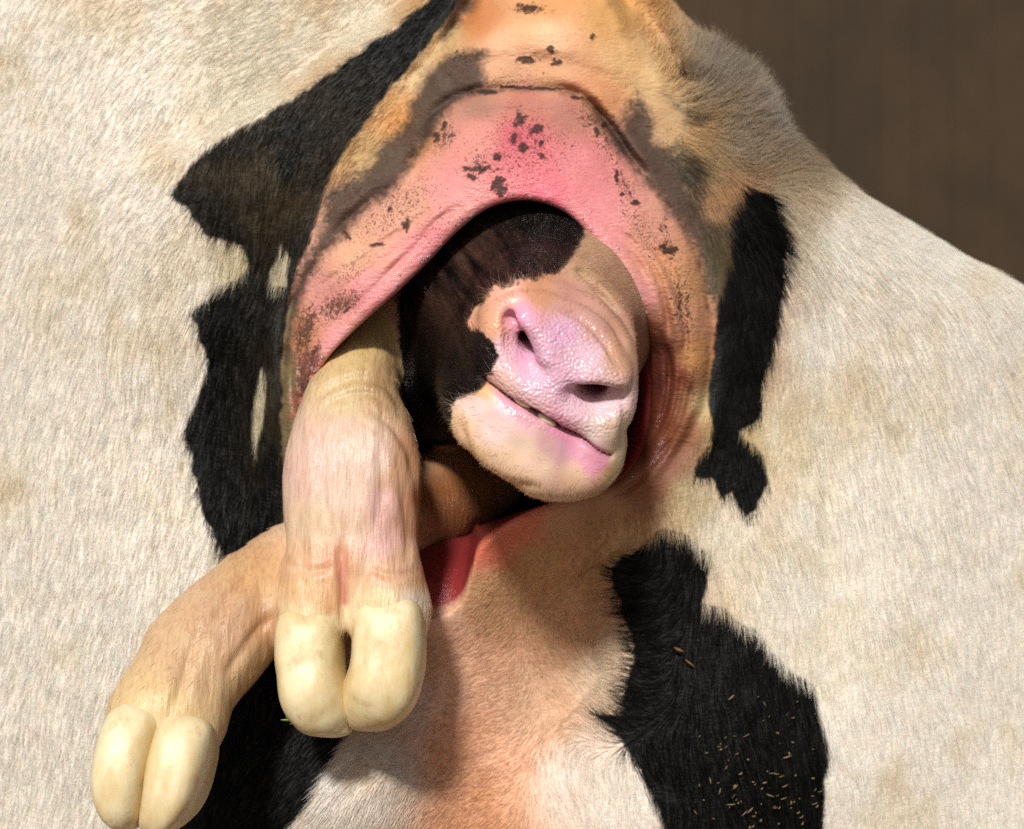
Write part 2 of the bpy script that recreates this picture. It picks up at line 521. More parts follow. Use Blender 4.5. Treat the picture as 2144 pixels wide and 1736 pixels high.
GREY = [   # pigmented skin
    ([(1015, 104), (1012, 182), (945, 212), (900, 290), (820, 395), (715, 492), (650, 575), (606, 690), (590, 640), (660, 500), (690, 400), (760, 360), (830, 270), (900, 140), (950, 105)], (64, 52, 46)),
    ([(1000, -60), (990, 10), (930, 95), (925, 60), (960, -20), (970, -60)], (70, 58, 48)),
    ([(1238, 212), (1300, 272), (1335, 192), (1370, 238), (1374, 300), (1425, 330), (1452, 400), (1492, 470), (1512, 560), (1500, 650), (1480, 610), (1462, 545), (1420, 460), (1360, 388), (1300, 320), (1245, 252)], (70, 57, 50)),
    ([(1420, 300), (1470, 330), (1475, 420), (1450, 430), (1420, 380)], (72, 66, 52)),
    ([(1395, 200), (1440, 235), (1460, 250), (1440, 250)], (66, 60, 52)),
    ([(1470, 500), (1540, 420), (1560, 560), (1520, 660), (1490, 640)], (88, 80, 60)),
    ([(590, 640), (620, 640), (612, 850), (620, 1000), (585, 1050), (570, 900)], (120, 106, 76)),
]
SKIN = [
    (1150, 10, 225, 160, 105), (1000, 40, 200, 130, 78), (1280, 30, 210, 160, 98), (1150, 75, 246, 200, 160), (1050, 100, 238, 188, 148), (1300, 130, 232, 188, 135),
    (1150, 150, 222, 168, 128), (1250, 190, 226, 164, 120), (1380, 160, 225, 190, 140), (1060, 150, 216, 166, 130),
    (1100, 215, 190, 123, 108), (1000, 225, 174, 127, 108), (1190, 235, 184, 123, 110), (1000, 280, 226, 151, 142), (1100, 320, 230, 127, 138), (1090, 290, 212, 103, 118), (1200, 350, 230, 141, 148), (1150, 395, 234, 119, 138),
    (950, 400, 234, 157, 156), (850, 440, 230, 171, 148), (900, 510, 234, 147, 154), (740, 530, 232, 177, 146), (780, 610, 234, 153, 158), (690, 640, 228, 159, 150),
    (700, 720, 239, 167, 172), (660, 780, 230, 151, 148), (640, 700, 212, 145, 110), (630, 830, 190, 115, 96),
    (1280, 490, 238, 159, 162), (1330, 620, 239, 169, 170), (1350, 500, 228, 163, 142), (1230, 440, 236, 149, 156), (1400, 560, 222, 163, 124), (1420, 680, 220, 161, 132), (1450, 600, 210, 157, 114),
    (1450, 750, 196, 142, 92), (1410, 790, 132, 74, 56), (1385, 740, 100, 52, 42), (1380, 800, 100, 48, 40), (1385, 870, 104, 52, 42), (1420, 880, 146, 92, 64), (1365, 950, 112, 62, 46), (1340, 1000, 146, 94, 66), (1250, 1080, 196, 146, 102),  # inner right wall: reddish brown skin, darkened to paint in the muzzle's shade
    (1180, 1100, 216, 162, 124), (1090, 1085, 232, 132, 104), (1030, 1125, 222, 122, 98), (1130, 1180, 212, 166, 124), (1300, 1150, 212, 172, 128), (1050, 1250, 214, 172, 134),
    (1200, 1300, 216, 172, 136), (1000, 1400, 240, 195, 165), (930, 1350, 240, 195, 170), (950, 1550, 235, 182, 148), (1050, 1600, 244, 194, 162), (1000, 1700, 240, 186, 150),
    (1130, 1500, 228, 190, 160), (1200, 1620, 244, 230, 220), (1300, 1660, 246, 238, 228), (800, 1600, 228, 218, 208), (700, 1680, 235, 230, 225), (850, 1500, 235, 206, 188),
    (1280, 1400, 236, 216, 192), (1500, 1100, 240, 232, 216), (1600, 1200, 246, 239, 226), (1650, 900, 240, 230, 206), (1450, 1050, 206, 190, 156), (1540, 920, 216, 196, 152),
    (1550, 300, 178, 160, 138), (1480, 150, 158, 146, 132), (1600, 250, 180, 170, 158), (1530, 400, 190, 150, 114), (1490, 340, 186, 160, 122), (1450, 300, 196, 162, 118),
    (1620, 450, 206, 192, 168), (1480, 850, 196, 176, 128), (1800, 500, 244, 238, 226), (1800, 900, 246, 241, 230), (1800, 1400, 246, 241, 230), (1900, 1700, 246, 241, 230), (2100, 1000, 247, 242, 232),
    (600, 60, 240, 233, 216), (520, 200, 238, 231, 212), (750, 40, 240, 231, 212), (300, 200, 246, 241, 230), (300, 700, 246, 241, 230), (300, 1200, 246, 241, 230), (300, 1650, 246, 241, 230),
    (800, 220, 218, 178, 128), (850, 150, 218, 188, 144), (930, 60, 208, 178, 130), (760, 310, 204, 170, 120), (840, 250, 224, 160, 92), (515, 545, 226, 216, 186), (390, 560, 236, 228, 210),
    (600, 800, 160, 148, 112), (610, 950, 156, 142, 110)]
HAIRLESS = [(985, -120), (960, 40), (900, 140), (840, 265), (775, 352), (700, 440), (640, 550), (606, 650), (592, 760), (592, 900), (600, 1050), (640, 1200), (800, 1330), (890, 1310),
            (970, 1290), (1010, 1160), (1130, 1085), (1250, 1065), (1350, 1030), (1440, 930), (1488, 820), (1500, 690), (1482, 560), (1430, 440), (1400, 330), (1415, 230), (1350, 120), (1280, -120)]
SKIN += [(x, y, 246, 241, 230) for x in (-200, 100, 290, 415) for y in range(-100, 2000, 180) if not (x > 400 and y < 500)] + [(x, y, 246, 241, 230) for x in (1740, 1950, 2250) for y in range(520, 2000, 180)]
DIRT_ZONES = [   # blotches of dried dung: centre, radii, tilt, strength
    (1090, 275, 120, 75, 0, .46), (1000, 345, 60, 55, -.6, .5), (930, 290, 50, 30, -.9, .62), (1090, 170, 120, 34, 0, .44), (1270, 300, 40, 90, -.5, .55), (1240, 250, 60, 40, .5, .55),
    (710, 640, 75, 36, -.5, .70), (640, 690, 32, 80, .3, .74), (640, 790, 26, 100, .1, .84), (655, 760, 20, 60, .2, .75), (860, 440, 60, 50, -.6, .42), (760, 480, 60, 30, -.6, .48),
    (1310, 390, 26, 90, -.5, .58), (1400, 520, 26, 50, -.3, .62), (1425, 640, 24, 100, -.1, .62), (1390, 480, 20, 40, 0, .6), (1130, 120, 110, 30, 0, .38), (1200, 60, 140, 50, 0, .25),
    (1450, 800, 24, 120, 0, .5), (1330, 700, 20, 60, -.2, .4), (1110, 20, 60, 14, 0, .7), (1380, 760, 40, 140, 0, .45), (900, 480, 120, 50, -.6, .38), (960, 140, 60, 60, 0, .5), (860, 290, 50, 90, .6, .45), (740, 410, 90, 50, -.7, .45), (660, 560, 30, 60, .4, .5), (1420, 330, 60, 120, -.4, .42), (820, 440, 170, 60, -.6, .52), (1100, 310, 170, 90, 0, .48), (1340, 480, 40, 160, -.5, .5), (740, 560, 100, 40, -.6, .46), (1430, 640, 40, 160, -.1, .55), (1060, 1700, 300, 200, 0, .16)]
CRUMB_SPOTS = [(1047, 391, 14, 21), (1088, 250, 11, 18), (1041, 328, 7, 7), (1093, 308, 9, 13), (1134, 300, 6, 6), (1100, 125, 24, 7), (1155, 104, 15, 6), (1168, 130, 13, 6), (1240, 76, 7, 6),
               (1005, 352, 26, 7), (985, 372, 8, 6), (1075, 290, 9, 9), (1133, 326, 5, 5), (853, 470, 8, 11), (1120, 270, 12, 10), (1385, 515, 9, 7), (1400, 523, 16, 8), (1332, 425, 8, 5), (1300, 405, 5, 4),
               (1292, 372, 4, 13), (790, 512, 14, 4), (728, 495, 8, 9), (1110, 15, 22, 8), (817, 437, 6, 5), (1265, 260, 6, 8), (1247, 275, 6, 10), (1080, 183, 34, 4), (1145, 186, 36, 3), (1012, 193, 26, 4), (1208, 205, 14, 4), (930, 262, 6, 16), (915, 290, 8, 14)]


CREASES_FOLD = [(880, 275), (905, 242), (960, 205), (1030, 190), (1100, 185), (1170, 188), (1230, 214), (1280, 272), (1320, 332), (1370, 392)]


def tps_fit(pts, reg=20.0):
    p = np.asarray(pts, float)
    X = p[:, :2] / 100.0
    d2 = ((X[:, None] - X[None]) ** 2).sum(-1)
    K = 0.5 * d2 * np.log(d2 + 1e-9)
    n = len(p)
    A = np.zeros((n + 3, n + 3))
    A[:n, :n] = K + np.eye(n) * reg * 0.01
    A[:n, n] = 1; A[:n, n + 1:] = X; A[n, :n] = 1; A[n + 1:, :n] = X.T
    w = np.linalg.solve(A, np.concatenate([p[:, 2], np.zeros(3)]))

    def f(u, v):
        U = np.ravel(u) / 100.0; V = np.ravel(v) / 100.0
        out = w[n] + w[n + 1] * U + w[n + 2] * V
        for i in range(n):
            d2 = (U - X[i, 0]) ** 2 + (V - X[i, 1]) ** 2
            out += w[i] * 0.5 * d2 * np.log(d2 + 1e-9)
        return out.reshape(np.shape(u))
    return f


def cow_grid(NT_=1500, NR=470):
    C = catmull(OPENING, NT_, closed=True)
    G = np.array([1030., 850.])
    ang = np.unwrap(np.arctan2(C[:, 1] - G[1], C[:, 0] - G[0]))
    S = catmull(SILHOUETTE, 6000, closed=True)
    sa = np.arctan2(S[:, 1] - G[1], S[:, 0] - G[0])
    o = np.argsort(sa)
    sa = sa[o]; S = S[o]
    am = (ang + np.pi) % (2 * np.pi) - np.pi
    B = np.stack([np.interp(am, np.concatenate([sa - 2 * np.pi, sa, sa + 2 * np.pi]), np.tile(S[:, k], 3)) for k in (0, 1)], -1)
    ray = B - C[:, :2]
    rl = np.linalg.norm(ray, axis=1)
    tanv = np.roll(C[:, :2], -1, 0) - np.roll(C[:, :2], 1, 0)
    tanv /= np.linalg.norm(tanv, axis=1)[:, None]
    rd = ray / rl[:, None]
    sina = np.clip(np.abs(rd[:, 0] * tanv[:, 1] - rd[:, 1] * tanv[:, 0]), 0.35, 1)
    # outer rows
    rho = 20.0
    k = np.linspace(0, 1, NR)
    first = np.sin(np.linspace(0, np.pi / 2, 18)) ** 2 * 0 + (1 - np.cos(np.linspace(0, np.pi / 2, 18)))
    U = []; V = []; Y = []; ZONE = []
    f = tps_fit(DEPTH)
    e_rows = np.concatenate([first[:-1] * rho, rho + (np.linspace(0, 1, NR) ** 1.25) * 1.0])   # placeholder, scaled per ray below
    lead = first[:-1] * rho
    frac = np.linspace(0, 1, NR) ** 1.15
    R = np.concatenate([np.repeat(lead[None], NT_, 0), rho + frac[None] * (rl[:, None] - rho)], 1)          # distance along each ray
    # bunch the last rows for the round edge
    UU = C[:, 0:1] + rd[:, 0:1] * R
    VV = C[:, 1:2] + rd[:, 1:2] * R
    YY = f(UU, VV)
    e = R * sina[:, None]
    ee = np.clip(e / rho, 0, 1)
    YY = YY + rho * PX * 100 * (1 - np.sqrt(np.clip(1 - (1 - ee) ** 2, 0, 1)))
    es = (rl[:, None] - R)
    w = 230.0
    ww = np.clip(es / w, 0, 1)
    YY = YY + 6.0 * (1 - np.sqrt(np.clip(1 - (1 - ww) ** 2, 0, 1)))
    for pts, dep, wid in CREASES:
        d, t = line_d(UU, VV, catmull(np.array(pts, float), 40))
        dep = dep * np.clip(0.75 + 1.9 * fbm(UU / 55 + len(pts) * 3.1 + wid, VV / 55, 7, 2), 0.05, 1.6)
        YY += dep * np.exp(-(d / wid) ** 2) * np.clip(np.minimum(t, 1 - t) * 6, 0, 1)
        YY -= dep * 0.35 * np.exp(-((d - 2.2 * wid) / (1.3 * wid)) ** 2) * np.clip(np.minimum(t, 1 - t) * 6, 0, 1)
    # the near pin bone stands proud of the pale flank behind it
    edge = catmull(np.array([(-400, 500), (100, 420), (380, 326), (493, 270), (560, 236), (650, 184), (740, 112), (830, 56), (896, 4), (960, -90)], float), 60)
    d, t = line_d(UU, VV, edge)
    ei = np.array([np.interp(UU.ravel(), edge[:, 0], edge[:, 1])]).reshape(UU.shape)
    above = VV < ei
    YY += np.where(above & (UU < 960), 4.2 * sstep(0, 45, d), 0) * sstep(150, 640, UU) * sstep(980, 900, UU)
    # folds and unevenness of the hide
    YY += 1.1 * fbm(UU / 330 + 2, VV / 330, 2, 2) * sstep(0, 250, e) + 0.25 * fbm(UU / 150, VV / 150, 3) + 0.07 * fbm(UU / 40, VV / 40, 5)
    pts = P(UU, VV, YY / 100.0)
    # inside wall
    tau = np.linspace(1, 0, 46)[:-1]
    inw = C[:, 3:4]
    ui = C[:, 0:1] + (G[0] - C[:, 0:1]) * inw * np.clip(tau[None] / 0.3, 0, 1)
    vi = C[:, 1:2] + (G[1] - C[:, 1:2]) * inw * np.clip(tau[None] / 0.3, 0, 1)
    y0 = YY[:, 0:1]
    yi = y0 + 48 * tau[None] ** 2 + 2.0 * tau[None] + 0.15 * fbm(ui / 30, vi / 30 + 9 * tau[None], 11)
    pin = P(ui, vi, yi / 100.0)
    grow = 1 + 0.9 * np.clip(tau[None] - 0.3, 0, 1)
    grow = grow * np.sqrt(np.clip(1 - np.clip((tau[None] - 0.8) / 0.2, 0, 1) ** 2, 1e-6, 1))
    gx = P(G[0], G[1], 0.0)
    pin[..., 0] = gx[0] + (pin[..., 0] - gx[0]) * grow
    pin[..., 2] = gx[2] + (pin[..., 2] - gx[2]) * grow
    # flanks running back from the outline
    back = np.linspace(0, 1, 26)[1:]
    last = pts[:, -1:, :]
    pb = np.repeat(last, 25, 1).copy()
    pb[..., 1] += back[None] * 1.3
    cz = pb[..., 2].copy(); cx = pb[..., 0].copy()
    pb[..., 0] = cx * (1 + 0.12 * np.sin(back[None] * 2.6)); pb[..., 2] = cz * (1 + 0.10 * np.sin(back[None] * 2.6))
    allp = np.concatenate([pin, pts, pb], 1)
    au = np.concatenate([ui, UU, np.repeat(UU[:, -1:], 25, 1)], 1)
    av = np.concatenate([vi, VV, np.repeat(VV[:, -1:], 25, 1)], 1)
    zone = np.zeros(allp.shape[:2]); zone[:, :45] = -tau[None]; zone[:, -25:] = 2
    lipd = np.zeros(allp.shape[:2]) + 999; lipd[:, 45:-25] = e; lipd[:, :45] = 0
    return allp, au, av, zone, lipd


def coat_masks(u, v):
    """black patch amount (0..1) with ragged edges"""
    nz = 16 * fbm(u / 34, v / 34, 21) + 8 * fbm(u / 9, v / 14, 22)
    sd = np.full(u.shape, 1e9)
    for pl in BLACK:
        sd = np.minimum(sd, poly_sd(u, v, pl))
    return sd + nz


def cow_colors(u, v):
    sh = u.shape
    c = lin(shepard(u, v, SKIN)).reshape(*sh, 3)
    for pl, rgb in GREY:
        sd = poly_sd(u, v, pl) + 26 * fbm(u / 45, v / 45, 31) + 16 * fbm(u / 12, v / 12, 32) + 16 * fbm(u / 5, v / 5, 33, 2)
        a = sstep(18, -16, sd)[..., None] * 0.92
        c = c * (1 - a) + lin(rgb) * a * (1 + 0.7 * fbm(u / 9, v / 9, 34, 3))[..., None]
    st = np.clip(fbm(u / 170, v / 170, 35) * 1.8 + fbm(u / 40, v / 60, 36) * 0.8, 0, 1)[..., None] * sstep(0, 60, poly_sd(u, v, HAIRLESS))[..., None]
    c = c * (1 - st * np.array([.22, .32, .50]))
    sd = coat_masks(u, v)
    a = sstep(4, -4, sd)[..., None]
    dust = np.clip(fbm(u / 60, v / 60, 41) * 1.6 + 0.42, 0, 1) * np.exp(-(((u - 600) / 190) ** 2 + ((v - 350) / 170) ** 2))
    dust = dust + 0.5 * np.clip(fbm(u / 30, v / 80, 43) * 1.5 + .3, 0, 1) * np.exp(-(((u - 555) / 60) ** 2 + ((v - 820) / 200) ** 2))
    blk = lin((8, 8, 8)) + dust[..., None] * (lin((84, 72, 52)) - lin((8, 8, 8)))
    # pale streaks and tufts in the black coat
    c = c * (1 - a) + blk * a
    for pl in ([(548, 770), (556, 800), (550, 880), (536, 945), (528, 880), (536, 810)], [(590, 515), (606, 540), (598, 600), (570, 600), (562, 570), (578, 545)]):
        sd2 = poly_sd(u, v, pl) + 8 * fbm(u / 9, v / 30, 51)
        b = sstep(4, -4, sd2)[..., None] * 0.85
        c = c * (1 - b) + lin((214, 204, 176)) * b
    return c, sd


def build_cow():
    allp, au, av, zone, lipd = cow_grid()
    n, m = au.shape
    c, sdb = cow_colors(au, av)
    # mucous membrane of the inside
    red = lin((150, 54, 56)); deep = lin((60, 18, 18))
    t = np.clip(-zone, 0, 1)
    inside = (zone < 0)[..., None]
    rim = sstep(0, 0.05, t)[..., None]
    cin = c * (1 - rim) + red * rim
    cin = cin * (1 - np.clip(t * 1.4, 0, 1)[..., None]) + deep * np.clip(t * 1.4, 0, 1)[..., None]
    topwet = (lipd < 60)
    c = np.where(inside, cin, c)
    d = np.zeros(au.shape)
    for (x, y, rx, ry, tilt, s) in DIRT_ZONES:
        ct, st = math.cos(tilt), math.sin(tilt)
        a = ((au - x) * ct + (av - y) * st) / rx; b = (-(au - x) * st + (av - y) * ct) / ry
        d = np.maximum(d, s * np.exp(-(a * a + b * b) * 0.9) * 1.15)
    d[:, :45] = 0
    for pts, wd, al in ((CREASES_FOLD, 7, .75), ([(905, 236), (866, 335), (782, 416), (702, 490), (648, 560), (612, 650), (598, 760)], 7, .6), ([(736, 553), (800, 505), (863, 465)], 3, .5), ([(1420, 455), (1466, 560), (1484, 680), (1478, 800)], 7, .5)):
        dd, tt = line_d(au + 8 * fbm(au / 14, av / 14, 64), av + 8 * fbm(au / 14, av / 14, 65), catmull(np.array(pts, float), 40))
        k = (np.exp(-(dd / wd) ** 2) * np.clip(0.75 + 1.2 * fbm(au / 10, av / 10, 66), 0, 1) * al * (zone == 0))[..., None]
        c = c * (1 - k) + lin((58, 42, 33)) * k
    crumb = np.zeros(au.shape)
    for (x, y, rx, ry) in CRUMB_SPOTS:
        wu = au + rx * 2.0 * fbm(au / 11, av / 11, 61); wv = av + ry * 2.0 * fbm(au / 11, av / 11, 62)
        q = ((wu - x) / rx) ** 2 + ((wv - y) / ry) ** 2 + 2.0 * fbm(au / 5, av / 5, 63, 2)
        a = sstep(1.55, .45, q)[..., None] * 0.92
        c = c * (1 - a) + lin((46, 29, 23)) * a
        crumb = np.maximum(crumb, a[..., 0])
    wet = np.where(lipd < 90, sstep(90, 15, lipd), 0.0)
    wet = np.maximum(wet, (zone < 0) * 0.9)
    wet = np.clip(wet + 0.12, 0, 1) * (1 - crumb)
    allp = allp - np.array([0, 1.0, 0]) * crumb[..., None] * 0.0012 * (zone == 0)[..., None]
    verts = allp.reshape(-1, 3)
    i = np.arange(n)[:, None]; j = np.arange(m - 1)[None]
    i2 = (i + 1) % n
    quads = np.stack([i * m + j, i * m + j + 1, i2 * m + j + 1, i2 * m + j], -1).reshape(-1, 4)
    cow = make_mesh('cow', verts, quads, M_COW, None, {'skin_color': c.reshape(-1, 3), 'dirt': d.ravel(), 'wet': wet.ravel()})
    tag(cow, 'black and white cow seen from behind while it gives birth to a calf', 'cow')
    return cow, allp, au, av, zone, c, sdb


cow, CP, CU, CV, CZ, CC, CSD = build_cow()

HAIR_DIR = [(1600, 700, 0, 1), (1560, 950, -.1, 1), (1600, 1200, .05, 1), (1800, 900, .15, 1), (1800, 1400, .1, 1), (1500, 110, .8, -.8), (1430, 60, .7, -.8), (1560, 260, .75, -.5), (1620, 330, .8, -.4),
            (1650, 480, .5, .6), (1500, 420, .3, .7), (1480, 330, .4, .2), (1800, 550, .5, .5), (550, 400, -.2, 1), (650, 300, -.5, .8), (560, 560, -.28, 1), (550, 900, -.05, 1), (800, 220, -.6, .6),
            (600, 80, -.7, .4), (300, 400, -.5, .8), (300, 900, -.2, 1), (300, 1500, -.2, 1), (700, 1680, -.6, .7), (560, 1500, -.3, 1), (850, 1580, -.8, .5), (1000, 1450, -1, .25), (1000, 1650, -.9, .35),
            (1200, 1400, .6, .6), (1200, 1650, .3, .9), (1300, 1250, -.9, .15), (1300, 1190, -.8, -.3), (1330, 1400, -.8, -.1), (1290, 1500, -.8, -.5), (1360, 1600, .3, 1), (1500, 1400, .15, 1),
            (1550, 1300, .05, 1), (1430, 1120, -.1, .9), (1600, 1600, .1, 1), (1250, 1130, .2, .9), (1400, 1050, .1, 1), (1490, 600, -.1, 1), (1480, 850, -.15, 1), (930, 60, -.5, .7)]
HAIR_LEN = [(1600, 700, 46), (1600, 1200, 44), (1800, 1000, 46), (1500, 110, 85), (1560, 200, 90), (1640, 310, 80), (1650, 480, 50), (1450, 80, 40), (1480, 300, 22), (1500, 420, 26), (550, 400, 26),
            (560, 560, 44), (550, 800, 40), (550, 1050, 40), (650, 300, 24), (600, 80, 34), (300, 800, 46), (300, 1500, 46), (700, 1680, 38), (560, 1500, 40), (850, 1600, 26), (1000, 1450, 20), (1000, 1650, 22),
            (1200, 1250, 14), (1150, 1150, 10), (1250, 1100, 12), (1200, 1450, 20), (1250, 1650, 34), (1300, 1250, 46), (1300, 1500, 50), (1500, 1400, 44), (1430, 1110, 46), (1400, 1040, 26), (1490, 700, 24),
            (1480, 900, 24), (800, 220, 24), (930, 60, 24), (1380, 1020, 12)]


def grow_coat(count=260000):
    n, m = CU.shape
    a = CP; b = np.roll(CP, -1, 0)
    e1 = a[:, 1:] - a[:, :-1]; e2 = b[:, :-1] - a[:, :-1]
    nr = np.cross(e1, e2)
    area = np.linalg.norm(nr, axis=2)
    nr = nr / (area[..., None] + 1e-12)
    if nr[n // 2, m // 2, 1] > 0: nr = -nr
    u = CU[:, :-1]; v = CV[:, :-1]; z = CZ[:, :-1]
    hl = poly_sd(u, v, HAIRLESS)
    dens = sstep(-4, 60, hl) * (z == 0) * 1.0
    view = ((u > -60) & (u < 2200) & (v > -120) & (v < 1850))
    inner = (u > 440) & (u < 1720)
    dens = dens * view * np.where(inner, 1.0, 0.55)
    dens = dens * np.where(CSD[:, :-1] < 0, 0.9, 1.0)
    # rear flank just past the outline, so that the rim stays furry
    dens = dens + ((z == 2) & (CP[:, :-1, 1] < 0.25) & (u > 1250) & (v < 800)) * 1.0
    dens = dens * (1 + 1.6 * np.exp(-(((u - 1530) / 150) ** 2 + ((v - 170) / 170) ** 2)))
    p = (area * dens).ravel(); cs = np.cumsum(p); cs /= cs[-1]
    idx = np.searchsorted(cs, RNG.random(count))
    ii, jj = np.unravel_index(idx, area.shape)
    s, t = RNG.random(count)[:, None], RNG.random(count)[:, None]
    i2 = (ii + 1) % n
    root = (CP[ii, jj] * (1 - s) + CP[ii, jj + 1] * s) * (1 - t) + (CP[i2, jj] * (1 - s) + CP[i2, jj + 1] * s) * t
    uu = CU[ii, jj]; vv = CV[ii, jj]
    nn = nr[ii, jj]
    dirs = shepard(uu, vv, HAIR_DIR, 2.0, 300)
    ang = 0.55 * fbm(uu / 110, vv / 110, 71) + 0.45 * fbm(uu / 14, vv / 30, 72) + RNG.normal(0, 0.11, count)
    ca, sa = np.cos(ang), np.sin(ang)
    dx = dirs[:, 0] * ca - dirs[:, 1] * sa; dz = -(dirs[:, 0] * sa + dirs[:, 1] * ca)
    d3 = np.stack([dx, np.zeros(count), dz], -1)
    d3 -= nn * (d3 * nn).sum(1)[:, None]
    d3 /= np.linalg.norm(d3, axis=1)[:, None] + 1e-9
    ln = shepard(uu, vv, HAIR_LEN, 2.0, 300)[:, 0] * PX * RNG.uniform(0.55, 1.15, count)
    fluff = np.exp(-(((uu - 1540) / 190) ** 2 + ((vv - 190) / 210) ** 2))
    lift = 0.10 + 0.09 * RNG.random(count) + 0.8 * fluff * RNG.random(count)
    k = 4
    segs = np.zeros((count, k, 3))
    segs[:, 0] = root - nn * 0.0006
    cur = root.copy()
    for q in range(1, k):
        f = q / (k - 1)
        dd = d3 + nn * (lift * (1.5 - 1.3 * f))[:, None] + RNG.normal(0, 0.06, (count, 3))
        cur = cur + dd * (ln / (k - 1))[:, None]
        segs[:, q] = cur
    col = CC[ii, jj].copy()
    isb = CSD[ii, jj] < 0
    col *= RNG.uniform(0.72, 1.12, count)[:, None]
    g = RNG.random(count)
    col = np.where((isb & (g < 0.05))[:, None], col * 2.0 + 0.004, col)
    col = np.where((~isb & (g < 0.05))[:, None], col * np.array([.72, .62, .5]), col)
    col = np.clip(col, 0, 0.85)
    make_hair('coat_hair', root, segs, np.full(count, 0.00013) * RNG.uniform(.7, 1.2, count), col, M_HAIR, cow)


grow_coat()

# ------------------------------------------------------------------ implicit surfaces for the calf
class Field:
    def __init__(self, xs, ys, zs):
        self.x, self.y, self.z = (np.asarray(a, np.float32) for a in (xs, ys, zs))
        self.F = np.full((len(xs), len(ys), len(zs)), 0.05, np.float32)

    def box(self, lo, hi):
        sl = []
        for a, l, h in zip((self.x, self.y, self.z), lo, hi):
            i0 = max(0, np.searchsorted(a, l) - 1); i1 = min(len(a), np.searchsorted(a, h) + 1)
            sl.append(slice(i0, max(i0 + 1, i1)))
        return tuple(sl)

    def grid(self, sl):
        return self.x[sl[0]][:, None, None], self.y[sl[1]][None, :, None], self.z[sl[2]][None, None, :]

    def add(self, fn, lo, hi, k=0.0):
        sl = self.box(lo, hi)
        d = fn(*self.grid(sl)).astype(np.float32)
        f = self.F[sl]
        if k > 0:
            h = np.clip(0.5 + 0.5 * (f - d) / k, 0, 1)
            self.F[sl] = f * (1 - h) + d * h - k * h * (1 - h)
        else:
            self.F[sl] = np.minimum(f, d)

    def carve(self, fn, lo, hi, k=0.0):
        sl = self.box(lo, hi)
        d = -fn(*self.grid(sl)).astype(np.float32)
        f = self.F[sl]
        if k > 0:
            h = np.clip(0.5 - 0.5 * (f - d) / k, 0, 1)
            self.F[sl] = f * (1 - h) + d * h + k * h * (1 - h)
        else:
            self.F[sl] = np.maximum(f, d)

    def mesh(self):
        F = self.F
        s = F < 0
        nx, ny, nz = F.shape
        c = np.zeros((nx - 1, ny - 1, nz - 1), np.uint8)
        for a in (0, 1):
            for b in (0, 1):
                for d in (0, 1):
                    c += s[a:nx - 1 + a, b:ny - 1 + b, d:nz - 1 + d]
        act = np.argwhere((c > 0) & (c < 8))
        ids = np.full(c.shape, -1, np.int32)
        ids[act[:, 0], act[:, 1], act[:, 2]] = np.arange(len(act))
        corner = {}
        for a in (0, 1):
            for b in (0, 1):
                for d in (0, 1):
                    ix = (act[:, 0] + a, act[:, 1] + b, act[:, 2] + d)
                    corner[a, b, d] = (F[ix], np.stack([self.x[ix[0]], self.y[ix[1]], self.z[ix[2]]], -1))
        acc = np.zeros((len(act), 3)); cnt = np.zeros(len(act))
        keys = list(corner)
        for k1 in keys:
            for ax in range(3):
                if k1[ax] == 0:
                    k2 = tuple(1 if q == ax else k1[q] for q in range(3))
                    f1, p1 = corner[k1]; f2, p2 = corner[k2]
                    m = (f1 < 0) != (f2 < 0)
                    t = np.where(m, f1 / np.where(m, f1 - f2, 1), 0)
                    acc += np.where(m[:, None], p1 + (p2 - p1) * t[:, None], 0); cnt += m
        v = acc / cnt[:, None]
        quads = []
        for ax in range(3):
            a = [slice(1, -1)] * 3
            lo = list(a); hi = list(a)
            lo[ax] = slice(0, -1); hi[ax] = slice(1, None)
            e1 = s[tuple(lo)]; e2 = s[tuple(hi)]
            w = np.argwhere(e1 != e2)
            flip = e1[w[:, 0], w[:, 1], w[:, 2]]
            off = np.array([1, 1, 1]); off[ax] = 0
            w = w + off
            b, d = [q for q in range(3) if q != ax]
            cs = []
            for (ob, od) in ((0, 0), (-1, 0), (-1, -1), (0, -1)):
                q = w.copy(); q[:, b] += ob; q[:, d] += od
                cs.append(ids[q[:, 0], q[:, 1], q[:, 2]])
            Q = np.stack(cs, -1)
            if ax == 1: flip = ~flip
            Q[~flip] = Q[~flip][:, ::-1]
            quads.append(Q)
        q = np.concatenate(quads)
        q = q[(q >= 0).all(1)]
        return v, q


